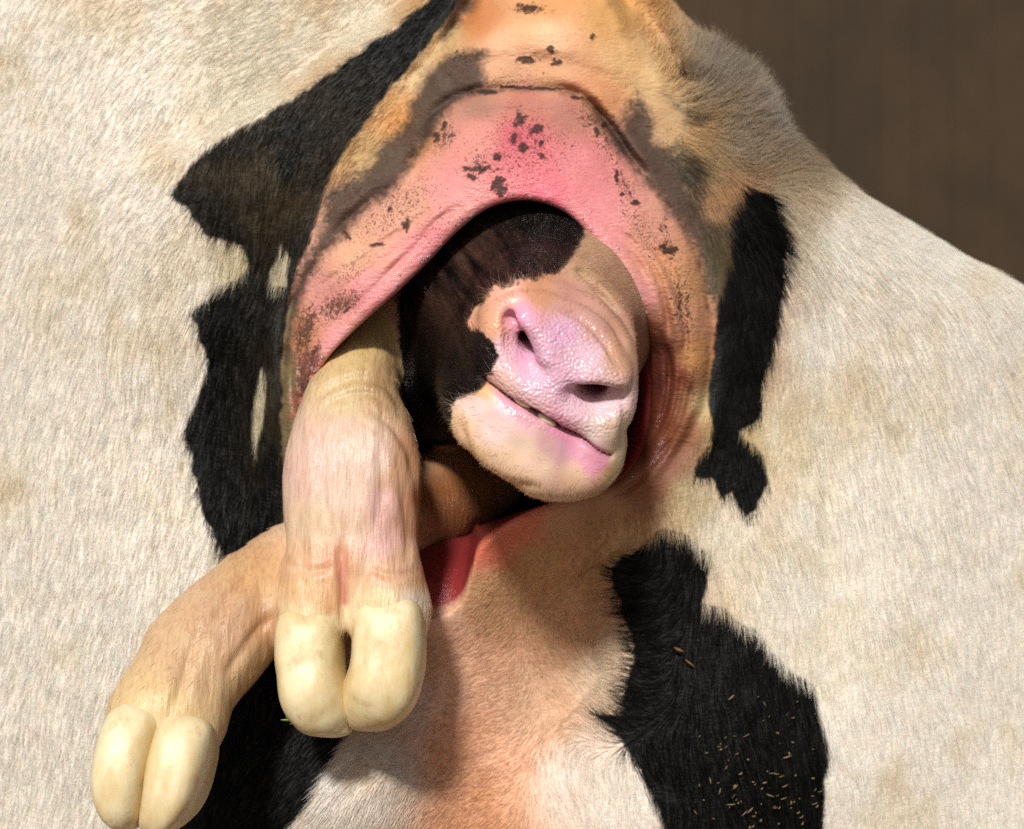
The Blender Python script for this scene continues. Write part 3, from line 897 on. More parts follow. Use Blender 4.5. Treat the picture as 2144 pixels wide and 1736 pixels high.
def tube(fld, pts, k=0.012, power=2.0, steps=14):
    """pts rows: u, v, y(m), half-width px across the view, half-depth m. An elliptical limb along them."""
    pts = np.asarray(pts, float)
    cp = catmull(pts, steps * (len(pts) - 1) + 1)
    pos = P(cp[:, 0], cp[:, 1], cp[:, 2])
    hw = cp[:, 3] * PX * (CAM_D + cp[:, 2]) / CAM_D
    hd = cp[:, 4]
    lo = (pos - np.maximum(hw, hd)[:, None]).min(0) - 0.02; hi = (pos + np.maximum(hw, hd)[:, None]).max(0) + 0.02
    sl = fld.box(lo, hi)
    X, Y, Z = fld.grid(sl)
    D = np.full((X.size, Y.size, Z.size), 0.05, np.float32)
    for i in range(len(pos) - 1):
        a, b = pos[i], pos[i + 1]
        ax = b - a; L = np.linalg.norm(ax); ax = ax / L
        toward = np.array([0, -1.0, 0]); toward = toward - ax * ax.dot(toward); toward /= np.linalg.norm(toward)
        side = np.cross(ax, toward)
        r = max(hw[i], hw[i + 1], hd[i], hd[i + 1]) + 0.014
        blo, bhi = np.minimum(a, b) - r, np.maximum(a, b) + r
        i0 = [max(0, int(np.searchsorted(q[sl[w]], blo[w])) - 1) for w, q in enumerate((fld.x, fld.y, fld.z))]
        i1 = [int(np.searchsorted(q[sl[w]], bhi[w])) + 1 for w, q in enumerate((fld.x, fld.y, fld.z))]
        x = X[i0[0]:i1[0]]; y = Y[:, i0[1]:i1[1]]; z = Z[:, :, i0[2]:i1[2]]
        if not (x.size and y.size and z.size): continue
        px, py, pz = x - a[0], y - a[1], z - a[2]
        t = px * ax[0] + py * ax[1] + pz * ax[2]
        tc = np.clip(t / L, 0, 1)
        w_ = hw[i] + (hw[i + 1] - hw[i]) * tc; h_ = hd[i] + (hd[i + 1] - hd[i]) * tc
        sd = np.abs(px * side[0] + py * side[1] + pz * side[2]) / w_
        td = np.abs(px * toward[0] + py * toward[1] + pz * toward[2]) / h_
        ex = (t - tc * L) / np.minimum(w_, h_)
        d = ((sd ** power + td ** power + np.abs(ex) ** power) ** (1 / power) - 1) * np.minimum(w_, h_)
        sub = D[i0[0]:i1[0], i0[1]:i1[1], i0[2]:i1[2]]
        np.minimum(sub, d, out=sub)
    f = fld.F[sl]
    h = np.clip(0.5 + 0.5 * (f - D) / k, 0, 1)
    fld.F[sl] = f * (1 - h) + D * h - k * h * (1 - h)


# head frame: x across the mouth, y back along the head, z up out of the nose bridge (cm)
ROLL = math.radians(34)
HO = P(1135, 825, -0.122)
HS = 1.05
AX = np.array([math.cos(ROLL), 0, -math.sin(ROLL)]); AZ = np.array([math.sin(ROLL), 0, math.cos(ROLL)])


def head_local(x, y, z):
    k = 100 / HS
    dx, dy, dz = (x - HO[0]) * k, (y - HO[1]) * k, (z - HO[2]) * k
    a = dx * AX[0] + dz * AX[2]; b = dx * AZ[0] + dz * AZ[2]
    # the head runs back and up: shear in its own frame
    return a + 0.24 * np.maximum(dy - 1, -2), dy, b - 0.42 * np.maximum(dy - 1, -2)


def ell(q, c, r):
    p = [(q[i] - c[i]) / r[i] for i in range(3)]
    k0 = np.sqrt(p[0] ** 2 + p[1] ** 2 + p[2] ** 2)
    k1 = np.sqrt((p[0] / r[0]) ** 2 + (p[1] / r[1]) ** 2 + (p[2] / r[2]) ** 2) + 1e-6
    return k0 * (k0 - 1) / k1


def cone(q, a, b, ra, rb):
    a = np.array(a, float); b = np.array(b, float); ab = b - a; L2 = ab.dot(ab)
    p = [q[i] - a[i] for i in range(3)]
    t = np.clip((p[0] * ab[0] + p[1] * ab[1] + p[2] * ab[2]) / L2, 0, 1)
    return np.sqrt(sum((p[i] - ab[i] * t) ** 2 for i in range(3))) - (ra + (rb - ra) * t)


def mouth_z(x):
    x = np.asarray(x)
    return 0.05 * np.sin(x * 2.3 + 0.6) + np.where(x > 0, -0.74 + 0.015 * x, -0.76 - 0.13 * np.abs(np.minimum(x, 0)) ** 1.2)


def build_calf_body():
    xs = np.concatenate([np.arange(-0.30, -0.17, 0.0024), np.arange(-0.17, 0.125, 0.00125), np.arange(0.125, 0.22, 0.006)])
    ys = np.concatenate([np.arange(-0.185, 0.0, 0.00125), np.arange(0.0, 0.06, 0.0022), np.arange(0.06, 0.55, 0.008)])
    zs = np.concatenate([np.arange(-0.27, -0.20, 0.003), np.arange(-0.20, 0.105, 0.00125), np.arange(0.105, 0.26, 0.006)])
    F = Field(xs, ys, zs)
    lo, hi = (-0.13, -0.15, -0.10), (0.13, 0.24, 0.21)

    def S(f):
        return lambda x, y, z: f(head_local(x, y, z)) * (HS / 100.0)

    def muzzle(q):                       # rounded box of the nose
        p = [np.abs((q[0] + 0.35) / 4.5), np.abs((q[1] - 4.4) / 4.6), np.abs((q[2] - 1.6) / 3.6)]
        return ((p[0] ** 2.5 + p[1] ** 2.3 + p[2] ** 2.5) ** (1 / 2.4) - 1) * 3.6

    def chin(q):
        p = [np.abs((q[0] - 0.8) / 5.0), np.abs((q[1] - 5.4) / 5.2), np.abs((q[2] + 2.85) / 3.0)]
        return ((p[0] ** 2.6 + p[1] ** 2.4 + p[2] ** 2.6) ** (1 / 2.5) - 1) * 3.2
    F.add(S(muzzle), lo, hi, 0.004)
    F.add(S(lambda q: ell(q, (-3.1, 2.2, 2.4), (2.0, 2.0, 1.9))), lo, hi, 0.012)
    F.add(S(lambda q: ell(q, (2.3, 2.2, 2.2), (1.8, 2.0, 1.9))), lo, hi, 0.012)
    F.add(S(chin), lo, hi, 0.006)
    F.add(S(lambda q: ell(q, (4.35, 3.6, -1.9), (2.0, 3.0, 2.2))), lo, hi, 0.01)     # hanging lip at the corner
    F.add(S(lambda q: ell(q, (3.75, 2.9, 0.4), (1.35, 2.4, 2.1))), lo, hi, 0.012)
    F.add(S(lambda q: ell(q, (0, 2.7, -1.7), (3.7, 2.4, 1.25))), lo, hi, 0.008)     # lower lip
    F.add(S(lambda q: ell(q, (0, 3.4, 0.0), (4.6, 3.4, 1.4))), lo, hi, 0.008)      # upper lip
    F.add(S(lambda q: cone(q, (-0.7, 7, 1.0), (0.3, 20, 2.2), 4.4, 9.4)), lo, hi, 0.02)  # bridge and skull
    F.add(S(lambda q: cone(q, (0, 8, -2.4), (0, 22, -5.0), 4.3, 8.4)), lo, hi, 0.02)  # jaw and cheeks
    F.add(S(lambda q: cone(q, (-3.4, 13, -1), (-5.2, 22, -1), 4.2, 6.0)), lo, hi, 0.02)
    F.add(S(lambda q: cone(q, (3.4, 14, -1), (4.2, 22, -1), 3.8, 5.2)), lo, hi, 0.02)
    for (uu, vv, yy, rr) in ((1020, 520, .078, .078), (925, 620, .085, .068), (1110, 490, .070, .068), (890, 740, .085, .06)):
        cc = P(uu, vv, yy)
        F.add(lambda x, y, z, cc=cc, rr=rr: np.sqrt((x - cc[0]) ** 2 + (y - cc[1]) ** 2 + (z - cc[2]) ** 2) - rr, cc - rr - .03, cc + rr + .03, 0.025)
    # wrinkles over the nose on the right wing
    for zz in (3.7, 4.5, 5.4):
        F.carve(S(lambda q, zz=zz: cone(q, (-0.8, 4.6, zz + 1.1), (4.6, 3.4, zz - 1.9), 0.34, 0.3)), lo, hi, 0.006)
    # nostrils
    for s in (-1, 1):
        o = 0.0 if s < 0 else -0.55
        F.carve(S(lambda q: cone(q, (s * 1.40, 0.15, 1.35), (s * 2.4, 0.1, 1.85), 0.42, 0.70)), lo, hi, 0.010)
        F.carve(S(lambda q: cone(q, (s * 2.4, 0.1, 1.85), (s * (3.5 + o), 0.8 + .2 * o, 2.45 + .3 * o), 0.66, 0.40)), lo, hi, 0.011)
        F.carve(S(lambda q: cone(q, (s * 2.0, 0.5, 1.7), (s * 2.3, 5.0, 2.5), 0.55, 0.7)), lo, hi, 0.003)
        F.carve(S(lambda q: ell(q, (s * 2.35 + .4 * o, 0.2, 1.75), (1.0 + .3 * o, 1.1, 0.72 - .1 * o))), lo, hi, 0.005)
        if s > 0:
            F.carve(S(lambda q: cone(q, (1.95, 0.0, 1.75), (2.1, 3.0, 2.2), 0.80, 0.62)), lo, hi, 0.004)
        F.add(S(lambda q: cone(q, (s * 1.3, .45, 2.25 - o * .5), (s * 2.7, .6, 3.05 - o * .6), 0.42, 0.42)), lo, hi, 0.010)   # fold over the slit
    # mouth
    def slit(q):
        dz = np.abs(q[2] - mouth_z(q[0]))
        return np.maximum(np.maximum(dz - 0.055 * np.clip(1 - ((q[0] - 0.4) / 4.2) ** 2, 0.1, 1), q[1] - 2.4), np.abs(q[0] - 0.9) - 4.0)
    F.carve(S(slit), lo, hi, 0.0040)

    def gap(q):
        return ell(q, (0.2, 0.4, -0.74), (1.25, 1.2, 0.17))
    F.carve(S(gap), lo, hi, 0.002)
    # fore legs
    tube(F, LEG_NEAR)
    tube(F, LEG_FAR)
    for d in DIGITS:
        tube(F, d, 0.008)
    # cleft between the toes, seen from the front
    a = P(737, 1215, -0.082); b = P(727, 1380, -0.088)
    F.carve(lambda x, y, z: cone((x, y, z), a, b, 0.003, 0.005), a - 0.07, a + 0.07, 0.010)
    cs = P(728, 1408, -0.060)
    F.carve(lambda x, y, z: ell((x - cs[0], y - cs[1], z - cs[2]), (0, 0, 0), (0.0040, 0.06, 0.026)), cs - 0.07, cs + 0.07, 0.004)
    # neck, chest inside the dam
    c = P(1050, 760, 0.40)
    F.add(lambda x, y, z: ell((x, y, z), c, (0.105, 0.13, 0.12)), c - 0.2, c + 0.2, 0.03)
    hb = HO + np.array([0.0, 0.20, 0.05])
    F.add(lambda x, y, z: cone((x, y, z), hb, c, 0.065, 0.08), np.minimum(hb, c) - 0.15, np.maximum(hb, c) + 0.15, 0.03)
    return F.mesh()


LEG_NEAR = [(1010, 640, .40, 90, .045), (900, 560, .22, 82, .030), (836, 590, .11, 82, .028), (800, 655, .060, 84, .026), (758, 750, .024, 80, .025), (741, 830, -0.003, 96, .027), (737, 900, -0.017, 122, .030),
            (737, 980, -0.029, 142, .032), (736, 1060, -0.036, 142, .031), (737, 1140, -0.042, 134, .029), (737, 1210, -0.047, 142, .028), (738, 1265, -0.050, 150, .028)]
DIGITS = [[(700, 1190, -0.046, 90, .026), (668, 1270, -0.053, 84, .029), (652, 1320, -0.056, 72, .0305)], [(775, 1190, -0.046, 90, .026), (808, 1265, -0.053, 86, .029), (820, 1308, -0.055, 76, .0305)]]
LEG_FAR = [(1080, 800, .40, 90, .045), (1040, 960, .18, 90, .028), (960, 1022, .11, 96, .026), (800, 1098, .055, 98, .025), (700, 1158, .024, 102, .026), (600, 1212, -.008, 108, .027), (520, 1275, -.036, 112, .029),
           (440, 1352, -.058, 120, .031), (385, 1430, -.076, 116, .030), (350, 1500, -.089, 124, .031), (342, 1530, -.094, 118, .028)]

CALF_CREASES = [    # points, depth (mm), half-width (px), depth range (m)
    ([(712, 1120), (715, 1200), (722, 1300)], 2.6, 9, -1, -.05), ([(690, 930), (676, 1010), (690, 1110)], 1.0, 12, -1, -.05), ([(790, 930), (800, 1020), (786, 1120)], 1.2, 12, -1, -.05),
    ([(760, 856), (820, 890), (856, 950), (866, 1010)], 1.4, 8, -1, 0), ([(650, 850), (690, 812), (755, 792), (815, 812), (846, 866)], 2.2, 10, -1, .03), ([(664, 866), (700, 838), (760, 824), (812, 842)], 1.2, 7, -1, 0),
    ([(836, 1010), (852, 1100), (846, 1200)], 1.0, 8, -1, 0), ([(640, 1010), (626, 1100), (640, 1200)], .9, 9, -1, 0), ([(760, 1060), (768, 1160), (752, 1250)], 1.0, 9, -1, 0),
    ([(600, 1180), (650, 1196), (700, 1186)], .8, 8, -1, 0), ([(770, 1190), (820, 1206), (874, 1196)], .8, 8, -1, 0),
    ([(1150, 612), (1215, 628), (1280, 676), (1316, 742)], 1.8, 6, -1, .05), ([(1180, 590), (1250, 615), (1302, 664)], 1.5, 6, -1, .05), ([(1160, 646), (1212, 664), (1262, 712), (1292, 766)], 1.7, 6, -1, .05),
    ([(1190, 560), (1250, 580), (1300, 625)], 1.0, 6, -1, .05), ([(990, 650), (1050, 612), (1120, 598), (1180, 606)], 1.6, 8, -1, .05),
    ([(960, 880), (984, 950), (1020, 1006)], 1.3, 8, -1, .05), ([(1000, 975), (1060, 1010), (1140, 1022)], 1.0, 8, -1, .05), ([(1300, 800), (1308, 880), (1296, 950)], 1.2, 7, -1, .05),
    ([(1040, 680), (1030, 730), (1060, 780)], .8, 8, -1, .05), ([(540, 1190), (480, 1250), (430, 1330)], 1.5, 12, -1, .1), ([(600, 1270), (530, 1330), (470, 1420)], 1.3, 10, -1, .1),
    ([(420, 1310), (390, 1400), (360, 1500)], 1.6, 12, -1, .1)]
CALF_BLACK = [(1110, 380), (1225, 470), (1222, 495), (1195, 540), (1168, 572), (1100, 588), (1040, 600), (1002, 636), (976, 676), (985, 690), (1003, 688), (1024, 706), (1042, 745), (1034, 776), (1014, 804), (992, 822),
              (962, 836), (948, 850), (944, 900), (952, 950), (972, 985), (968, 1000), (905, 975), (880, 945), (862, 890), (835, 820), (834, 700), (836, 600), (700, 500)]
CALF_COLORS = [   # pale parts of the head
    (1000, 640, 228, 172, 140), (1060, 620, 228, 172, 150), (1130, 610, 206, 150, 116), (1230, 560, 200, 162, 128), (1290, 600, 190, 150, 118), (1200, 620, 200, 150, 136), (1280, 680, 184, 140, 116), (1300, 740, 194, 150, 122),
    (1250, 690, 206, 160, 150), (1020, 680, 236, 176, 140), (1050, 740, 236, 192, 204), (1090, 660, 236, 166, 196), (1180, 700, 220, 172, 202), (1230, 740, 226, 190, 208), (1120, 780, 228, 184, 208), (1180, 800, 226, 180, 206),
    (1200, 860, 232, 196, 212), (1270, 850, 226, 196, 206), (1290, 900, 222, 198, 176), (1300, 950, 210, 186, 156), (1240, 910, 232, 212, 206), (1100, 740, 218, 168, 196), (1040, 800, 236, 190, 186), (1015, 815, 226, 176, 120),
    (1060, 850, 230, 186, 196), (1110, 880, 226, 182, 188), (1000, 850, 236, 214, 212), (1040, 900, 238, 214, 210), (962, 890, 234, 198, 160), (985, 960, 230, 192, 150), (1060, 960, 236, 206, 176), (1100, 940, 236, 208, 186),
    (1130, 970, 230, 200, 176), (1020, 1010, 226, 176, 136), (1100, 1020, 216, 180, 146), (1200, 1000, 216, 180, 152), (1180, 930, 206, 156, 172), (1215, 930, 218, 156, 178), (1250, 970, 216, 152, 176), (1170, 890, 220, 152, 182),
    (1280, 990, 196, 166, 116), (1150, 930, 206, 160, 162)]
LEG_COLORS = [
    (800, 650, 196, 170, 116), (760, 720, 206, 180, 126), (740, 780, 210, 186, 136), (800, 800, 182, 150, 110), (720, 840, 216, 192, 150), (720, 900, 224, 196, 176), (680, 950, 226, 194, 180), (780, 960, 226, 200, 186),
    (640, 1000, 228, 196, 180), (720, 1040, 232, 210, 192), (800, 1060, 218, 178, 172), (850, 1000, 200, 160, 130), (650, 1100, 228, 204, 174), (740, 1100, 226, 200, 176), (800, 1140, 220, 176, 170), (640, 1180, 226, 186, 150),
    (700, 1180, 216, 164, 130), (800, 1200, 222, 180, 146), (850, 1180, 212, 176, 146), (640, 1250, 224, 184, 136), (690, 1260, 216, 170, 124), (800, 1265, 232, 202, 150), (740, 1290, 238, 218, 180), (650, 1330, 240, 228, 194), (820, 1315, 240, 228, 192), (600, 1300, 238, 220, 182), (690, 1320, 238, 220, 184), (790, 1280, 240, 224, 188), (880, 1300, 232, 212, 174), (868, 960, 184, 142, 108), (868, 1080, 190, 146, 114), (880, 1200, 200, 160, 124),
    (860, 1270, 232, 220, 206), (650, 1290, 238, 216, 176), (540, 1200, 206, 168, 124), (500, 1300, 204, 168, 136), (560, 1300, 186, 144, 108), (950, 1040, 150, 98, 60), (890, 1050, 150, 98, 60), (400, 1400, 214, 182, 144), (350, 1480, 226, 200, 150)]  # far leg under the chin: shade put into its darkest browns


def build_calf():
    v, q = build_calf_body()
    fn = np.cross(v[q[:, 2]] - v[q[:, 0]], v[q[:, 3]] - v[q[:, 1]])
    vn = np.zeros_like(v)
    for k in range(4):
        for ax in range(3):
            vn[:, ax] += np.bincount(q[:, k], fn[:, ax], len(v))
    vn /= np.linalg.norm(vn, axis=1)[:, None] + 1e-12
    u, w = unP(v)
    disp = np.zeros(len(v))
    for pts, dep, wid, y0, y1 in CALF_CREASES:
        d, t = line_d(u, w, catmull(np.array(pts, float), 30))
        e = np.clip(np.minimum(t, 1 - t) * 5, 0, 1) * ((v[:, 1] > y0) & (v[:, 1] < y1))
        disp += e * dep * 0.001 * (-np.exp(-(d / wid) ** 2) + 0.4 * np.exp(-((d - 2.1 * wid) / (1.2 * wid)) ** 2))
    limb = ((u < 905) & (v[:, 1] < 0.02)).astype(float)
    disp += limb * (0.0030 * fbm(u / 46 + 3, w / 260, 95, 3) + 0.0010 * fbm(u / 16, w / 110, 96, 2))
    disp += (1 - limb) * (0.0016 * fbm(u / 60, w / 60, 97, 3))
    v = v + vn * disp[:, None]
    lx, ly, lz = head_local(v[:, 0], v[:, 1], v[:, 2])
    head = np.sqrt((lx / 6.2) ** 2 + ((lz + 0.2) / 7.4) ** 2)
    onhead = (ly > -3) & ((u > 930) | (w < 640))
    leg = np.zeros(len(v), bool)
    for L in (LEG_NEAR, LEG_FAR, *DIGITS):
        cp = catmull(np.array(L, float), 140)
        pos = P(cp[:, 0], cp[:, 1], cp[:, 2]); r = np.maximum(cp[:, 3] * PX * (CAM_D + cp[:, 2]) / CAM_D, cp[:, 4]) * 1.12
        for k in range(0, 140, 2):
            leg |= ((v - pos[k]) ** 2).sum(1) < r[k] ** 2
    sdh = None
    # a point belongs to the head when it sits inside the head's own cone
    hr = np.where(ly < 8, 7.0, 7.0 + (ly - 8) * 0.32)
    isleg = leg & ~((np.hypot(lx, lz + 0.2) < hr) & (u > 880))
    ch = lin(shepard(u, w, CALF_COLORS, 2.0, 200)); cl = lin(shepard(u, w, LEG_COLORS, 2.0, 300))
    sd = poly_sd(u, w, CALF_BLACK) + 10 * fbm(u / 14, w / 14, 81) + 8 * fbm(u / 6, w / 6, 82)
    far = (lx < -3.2) & (ly > 9)
    blk = np.clip(sstep(4, -4, sd), 0, 1)
    blk = np.maximum(blk, ((ly > 15)) * 1.0)
    bt = np.clip(fbm((u * .83 - w * .56) / 16, (u * .56 + w * .83) / 90, 83) * 3.2 + 0.4, 0, 1) * np.exp(-(((u - 1010) / 130) ** 2 + ((w - 590) / 110) ** 2))  # brown streaks: skin showing through, with wet sheen put into the colour
    black = lin((15, 12, 12)) + bt[:, None] * (lin((96, 68, 58)) - lin((15, 12, 12)))
    ch = ch * (1 - blk[:, None]) + black * blk[:, None]
    for pl, rgb in (([(1150, 872), (1205, 908), (1280, 955), (1266, 984), (1228, 988), (1190, 945), (1160, 905)], (216, 148, 172)), ([(1028, 813), (1085, 838), (1138, 884), (1105, 895), (1062, 868), (1042, 842)], (226, 166, 184))):
        k = sstep(5, -7, poly_sd(u, w, pl) + 6 * fbm(u / 12, w / 12, 85))[:, None] * 0.9
        ch = ch * (1 - k) + lin(rgb) * k
    dl, tl = line_d(u + 6 * fbm(u / 20, w / 20, 87), w, [(712, 1130), (716, 1210), (722, 1262)])
    k = (np.exp(-(dl / 7.0) ** 2) * np.clip(tl * 1.5, 0, 1) * 0.65)[:, None]
    cl = cl * (1 - k) + lin((190, 96, 104)) * k
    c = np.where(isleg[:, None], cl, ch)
    # pink line where skin of the mouth shows, dark red in nostrils and mouth
    dm = np.abs(lz - mouth_z(lx))
    mouth = (~isleg) & (ly < 4) & (np.abs(lx - 0.9) < 4.1)
    a = (np.exp(-(dm / 0.10) ** 2) * mouth * 0.6)[:, None]
    c = c * (1 - a) + lin((120, 84, 96)) * a
    nos = np.zeros(len(v))
    for s in (-1, 1):
        dd = np.hypot(lx - s * 2.35, lz - 1.8)
        nos = np.maximum(nos, sstep(1.0, 0.3, dd) * sstep(0.9, 1.9, ly) * (ly < 6))
    nos *= ~isleg
    c = c * (1 - nos[:, None]) + lin((120, 62, 84)) * nos[:, None]
    plane = (~isleg) * sstep(1.15, 0.8, np.sqrt((lx / 4.4) ** 2 + ((lz - 1.6) / 3.0) ** 2)) * (ly < 5) * (1 - blk)
    furry = (~isleg) * np.clip(blk + sstep(4, 6, ly), 0, 1)
    wet = np.clip(0.60 + 0.35 * plane + 0.25 * blk + 0.15 * isleg, 0, 1)
    calf = make_mesh('calf', v, q, M_CALF, None, {'skin_color': c, 'wet': wet, 'pebble': plane, 'leg': isleg * 1.0, 'furry': furry})
    tag(calf, 'wet newborn calf coming out muzzle first with both fore legs stretched forward', 'calf')
    return calf, v, q, u, w, (lx, ly, lz), isleg, blk


calf, KV, KQ, KU, KW, KL, KLEG, KBLK = build_calf()


# claws: two on each fore foot, soft pale horn
def claw(name, pts, power=3.4, res=0.0011, tip=None):
    pts = np.asarray(pts, float)
    pos = P(pts[:, 0], pts[:, 1], pts[:, 2])
    r = np.maximum(pts[:, 3] * PX, pts[:, 4]).max() + 0.006
    if tip: pos = np.concatenate([pos, P(*np.array(tip)[:, :3].T)])
    lo, hi = pos.min(0) - r, pos.max(0) + r
    F = Field(*[np.arange(lo[k], hi[k], res) for k in range(3)])
    tube(F, pts, 0.003, power, 10)
    if tip: tube(F, tip, 0.014, 2.3, 10)
    v, q = F.mesh()
    return make_mesh(name, v, q, M_CLAW, calf)


claw('hoof_claw', [(654, 1318, -.058, 46, .014), (651, 1346, -.061, 68, .0295), (651, 1395, -.065, 65, .0305), (655, 1438, -.069, 61, .028), (667, 1470, -.071, 53, .022)],
     tip=[(672, 1464, -.071, 50, .022), (689, 1492, -.073, 40, .017), (707, 1514, -.074, 25, .012), (725, 1529, -.075, 9, .007)])
claw('hoof_claw', [(818, 1304, -.057, 48, .014), (816, 1330, -.060, 74, .0295), (815, 1388, -.065, 73, .0305), (808, 1426, -.068, 71, .028), (795, 1450, -.071, 61, .022)],
     tip=[(786, 1447, -.071, 56, .022), (768, 1475, -.073, 44, .017), (751, 1498, -.074, 27, .012), (736, 1513, -.075, 9, .007)])
claw('hoof_claw', [(296, 1530, -.099, 40, .018), (280, 1560, -.104, 62, .030), (264, 1630, -.112, 57, .030), (268, 1690, -.117, 40, .024), (282, 1718, -.119, 16, .013)])
claw('hoof_claw', [(394, 1548, -.100, 42, .018), (386, 1580, -.104, 64, .030), (367, 1650, -.112, 57, .030), (341, 1700, -.117, 40, .024), (312, 1728, -.119, 15, .013)])


# teeth
def tooth(u, v, tilt, w, h):
    a = P(u, v, 0)
    n = 14
    lo = []; verts = []; quads = []
    for i in range(n + 1):
        th = math.pi * i / n
        for j in range(16):
            ph = 2 * math.pi * j / 16
            p = np.array([math.sin(th) * math.cos(ph) * w, math.sin(th) * math.sin(ph) * w * .55, math.cos(th) * h])
            verts.append(p)
    for i in range(n):
        for j in range(16):
            quads.append((i * 16 + j, i * 16 + (j + 1) % 16, (i + 1) * 16 + (j + 1) % 16, (i + 1) * 16 + j))
    V = np.array(verts)
    return V, np.array(quads)


M_TOOTH = mat_plain('milk_tooth', tuple(lin((232, 224, 196))), 0.25, 0.08, 300, 0.2)


def add_tooth(lx, ly, lz, w, h):
    V, Q = tooth(0, 0, 0, w, h)
    c = HO + (AX * (lx - 0.24 * (ly - 1)) + AZ * (lz + 0.42 * (ly - 1)) + np.array([0, 1, 0]) * ly) * HS / 100
    W = c + V[:, 0:1] * AX + V[:, 1:2] * np.array([0, 1, 0]) + V[:, 2:3] * AZ
    make_mesh('tooth', W, Q, M_TOOTH, calf)


add_tooth(-0.72, 0.72, -0.80, 0.0058, 0.0022)
add_tooth(0.92, 0.72, -0.86, 0.0060, 0.0022)


def grow_calf_hair(count=70000):
    """short wet hair lying along the head: black face, cheeks and the pale rim of chin and nose"""
    p = KV[KQ]
    cen = p.mean(1)
    nn = np.cross(p[:, 2] - p[:, 0], p[:, 3] - p[:, 1])
    ar = np.linalg.norm(nn, axis=1)
    nn = nn / (ar[:, None] + 1e-12)
    vi = KQ[:, 0]
    lx, ly, lz = (k[vi] for k in KL)
    u, w = KU[vi], KW[vi]
    blk = KBLK[vi]; leg = KLEG[vi]
    bare = np.sqrt((lx / 4.3) ** 2 + ((lz - 1.1) / 3.3) ** 2)
    dens = np.where(leg, 0.28 * (cen[:, 2] > -0.15), np.clip(blk + sstep(0.95, 1.35, bare) * 0.8, 0, 1)) * (cen[:, 1] < 0.08) * (ly > -1)
    dens = dens * (leg | (np.abs(lz - mouth_z(lx)) > 0.35))
    cs = np.cumsum(ar * dens); cs /= cs[-1]
    f = np.searchsorted(cs, RNG.random(count))
    wgt = RNG.dirichlet((1, 1, 1, 1), count)
    root = (p[f] * wgt[:, :, None]).sum(1)
    n = nn[f]
    out = root - (HO + np.array([0, 0.05, 0.0]))
    d = np.array([0, 1.0, 0.0]) + 0.35 * out / (np.linalg.norm(out, axis=1)[:, None] + 1e-9) + RNG.normal(0, 0.22, (count, 3))
    black = blk[f] > 0.5
    lg = leg[f][:, None]
    down = np.where((u[f] < 600)[:, None], np.array([-0.75, -0.3, -0.65]), np.array([0.0, -0.25, -1.0]))
    d = np.where(lg, down + RNG.normal(0, 0.10, (count, 3)), d)
    sw = 0.8 * fbm(u[f] / 20, w[f] / 20, 91)
    d = d + sw[:, None] * np.array([0.9, 0, 0.5])
    d -= n * (d * n).sum(1)[:, None]
    d /= np.linalg.norm(d, axis=1)[:, None] + 1e-9
    ln = np.where(black, 0.013, np.where(leg[f] & (w[f] > 1240), 0.009, 0.006)) * RNG.uniform(0.5, 1.1, count)
    segs = np.zeros((count, 4, 3)); cur = root - n * 0.0004; segs[:, 0] = cur
    lift = np.where(lg, 0.10, 0.26)
    for q in range(1, 4):
        cur = cur + (d + n * (lift - 0.09 * q * lift / 0.26)) * (ln / 3)[:, None]
        segs[:, q] = cur
    me = calf.data.attributes['skin_color'].data
    cc = np.zeros(len(KV) * 4, np.float32); me.foreach_get('color', cc)
    col = cc.reshape(-1, 4)[vi[f], :3] * RNG.uniform(0.75, 1.2, count)[:, None]
    make_hair('face_hair', root, segs, np.full(count, 0.00010), np.clip(col, 0, .85), M_CALF_HAIR, calf)


grow_calf_hair()


# ------------------------------------------------------------------ small things lying on the coat
def surface_point(u, v):
    n, m = CU.shape
    d = (CU - u) ** 2 + (CV - v) ** 2 + np.where(CZ == 0, 0, 1e9)
    i, j = np.unravel_index(np.argmin(d), d.shape)
    j = min(j, m - 2)
    p = CP[i, j]
    nn = np.cross(CP[i, j + 1] - p, CP[(i + 1) % n, j] - p)
    nn /= np.linalg.norm(nn) + 1e-12
    if nn[1] > 0: nn = -nn
    return p, nn


def blade_mesh(name, length, width, bend, mat, n=7):
    """a flat curled sliver with a little thickness, along x"""
    vs, qs = [], []
    for i in range(n):
        t = i / (n - 1)
        w = width * (0.25 + math.sin(math.pi * min(1, t * 0.9 + 0.08)) * 0.75)
        z = bend * math.sin(math.pi * t)
        x = (t - 0.5) * length
        for (y, dz) in ((-w, 0), (0, w * 0.35), (w, 0), (0, -w * 0.25)):
            vs.append((x, y, z + dz))
    for i in range(n - 1):
        for k in range(4):
            qs.append((i * 4 + k, i * 4 + (k + 1) % 4, (i + 1) * 4 + (k + 1) % 4, (i + 1) * 4 + k))
    ob = make_mesh(name, np.array(vs), np.array(qs), mat)
    return ob


def lay(ob, p, nn, ang, off):
    z = Vector(nn); x = Vector((math.cos(ang), 0, math.sin(ang)))
    x = (x - z * x.dot(z)).normalized(); y = z.cross(x)
    from mathutils import Matrix
    m = Matrix((x, y, z)).transposed().to_4x4()
    m.translation = Vector(p) + z * off
    ob.matrix_world = m


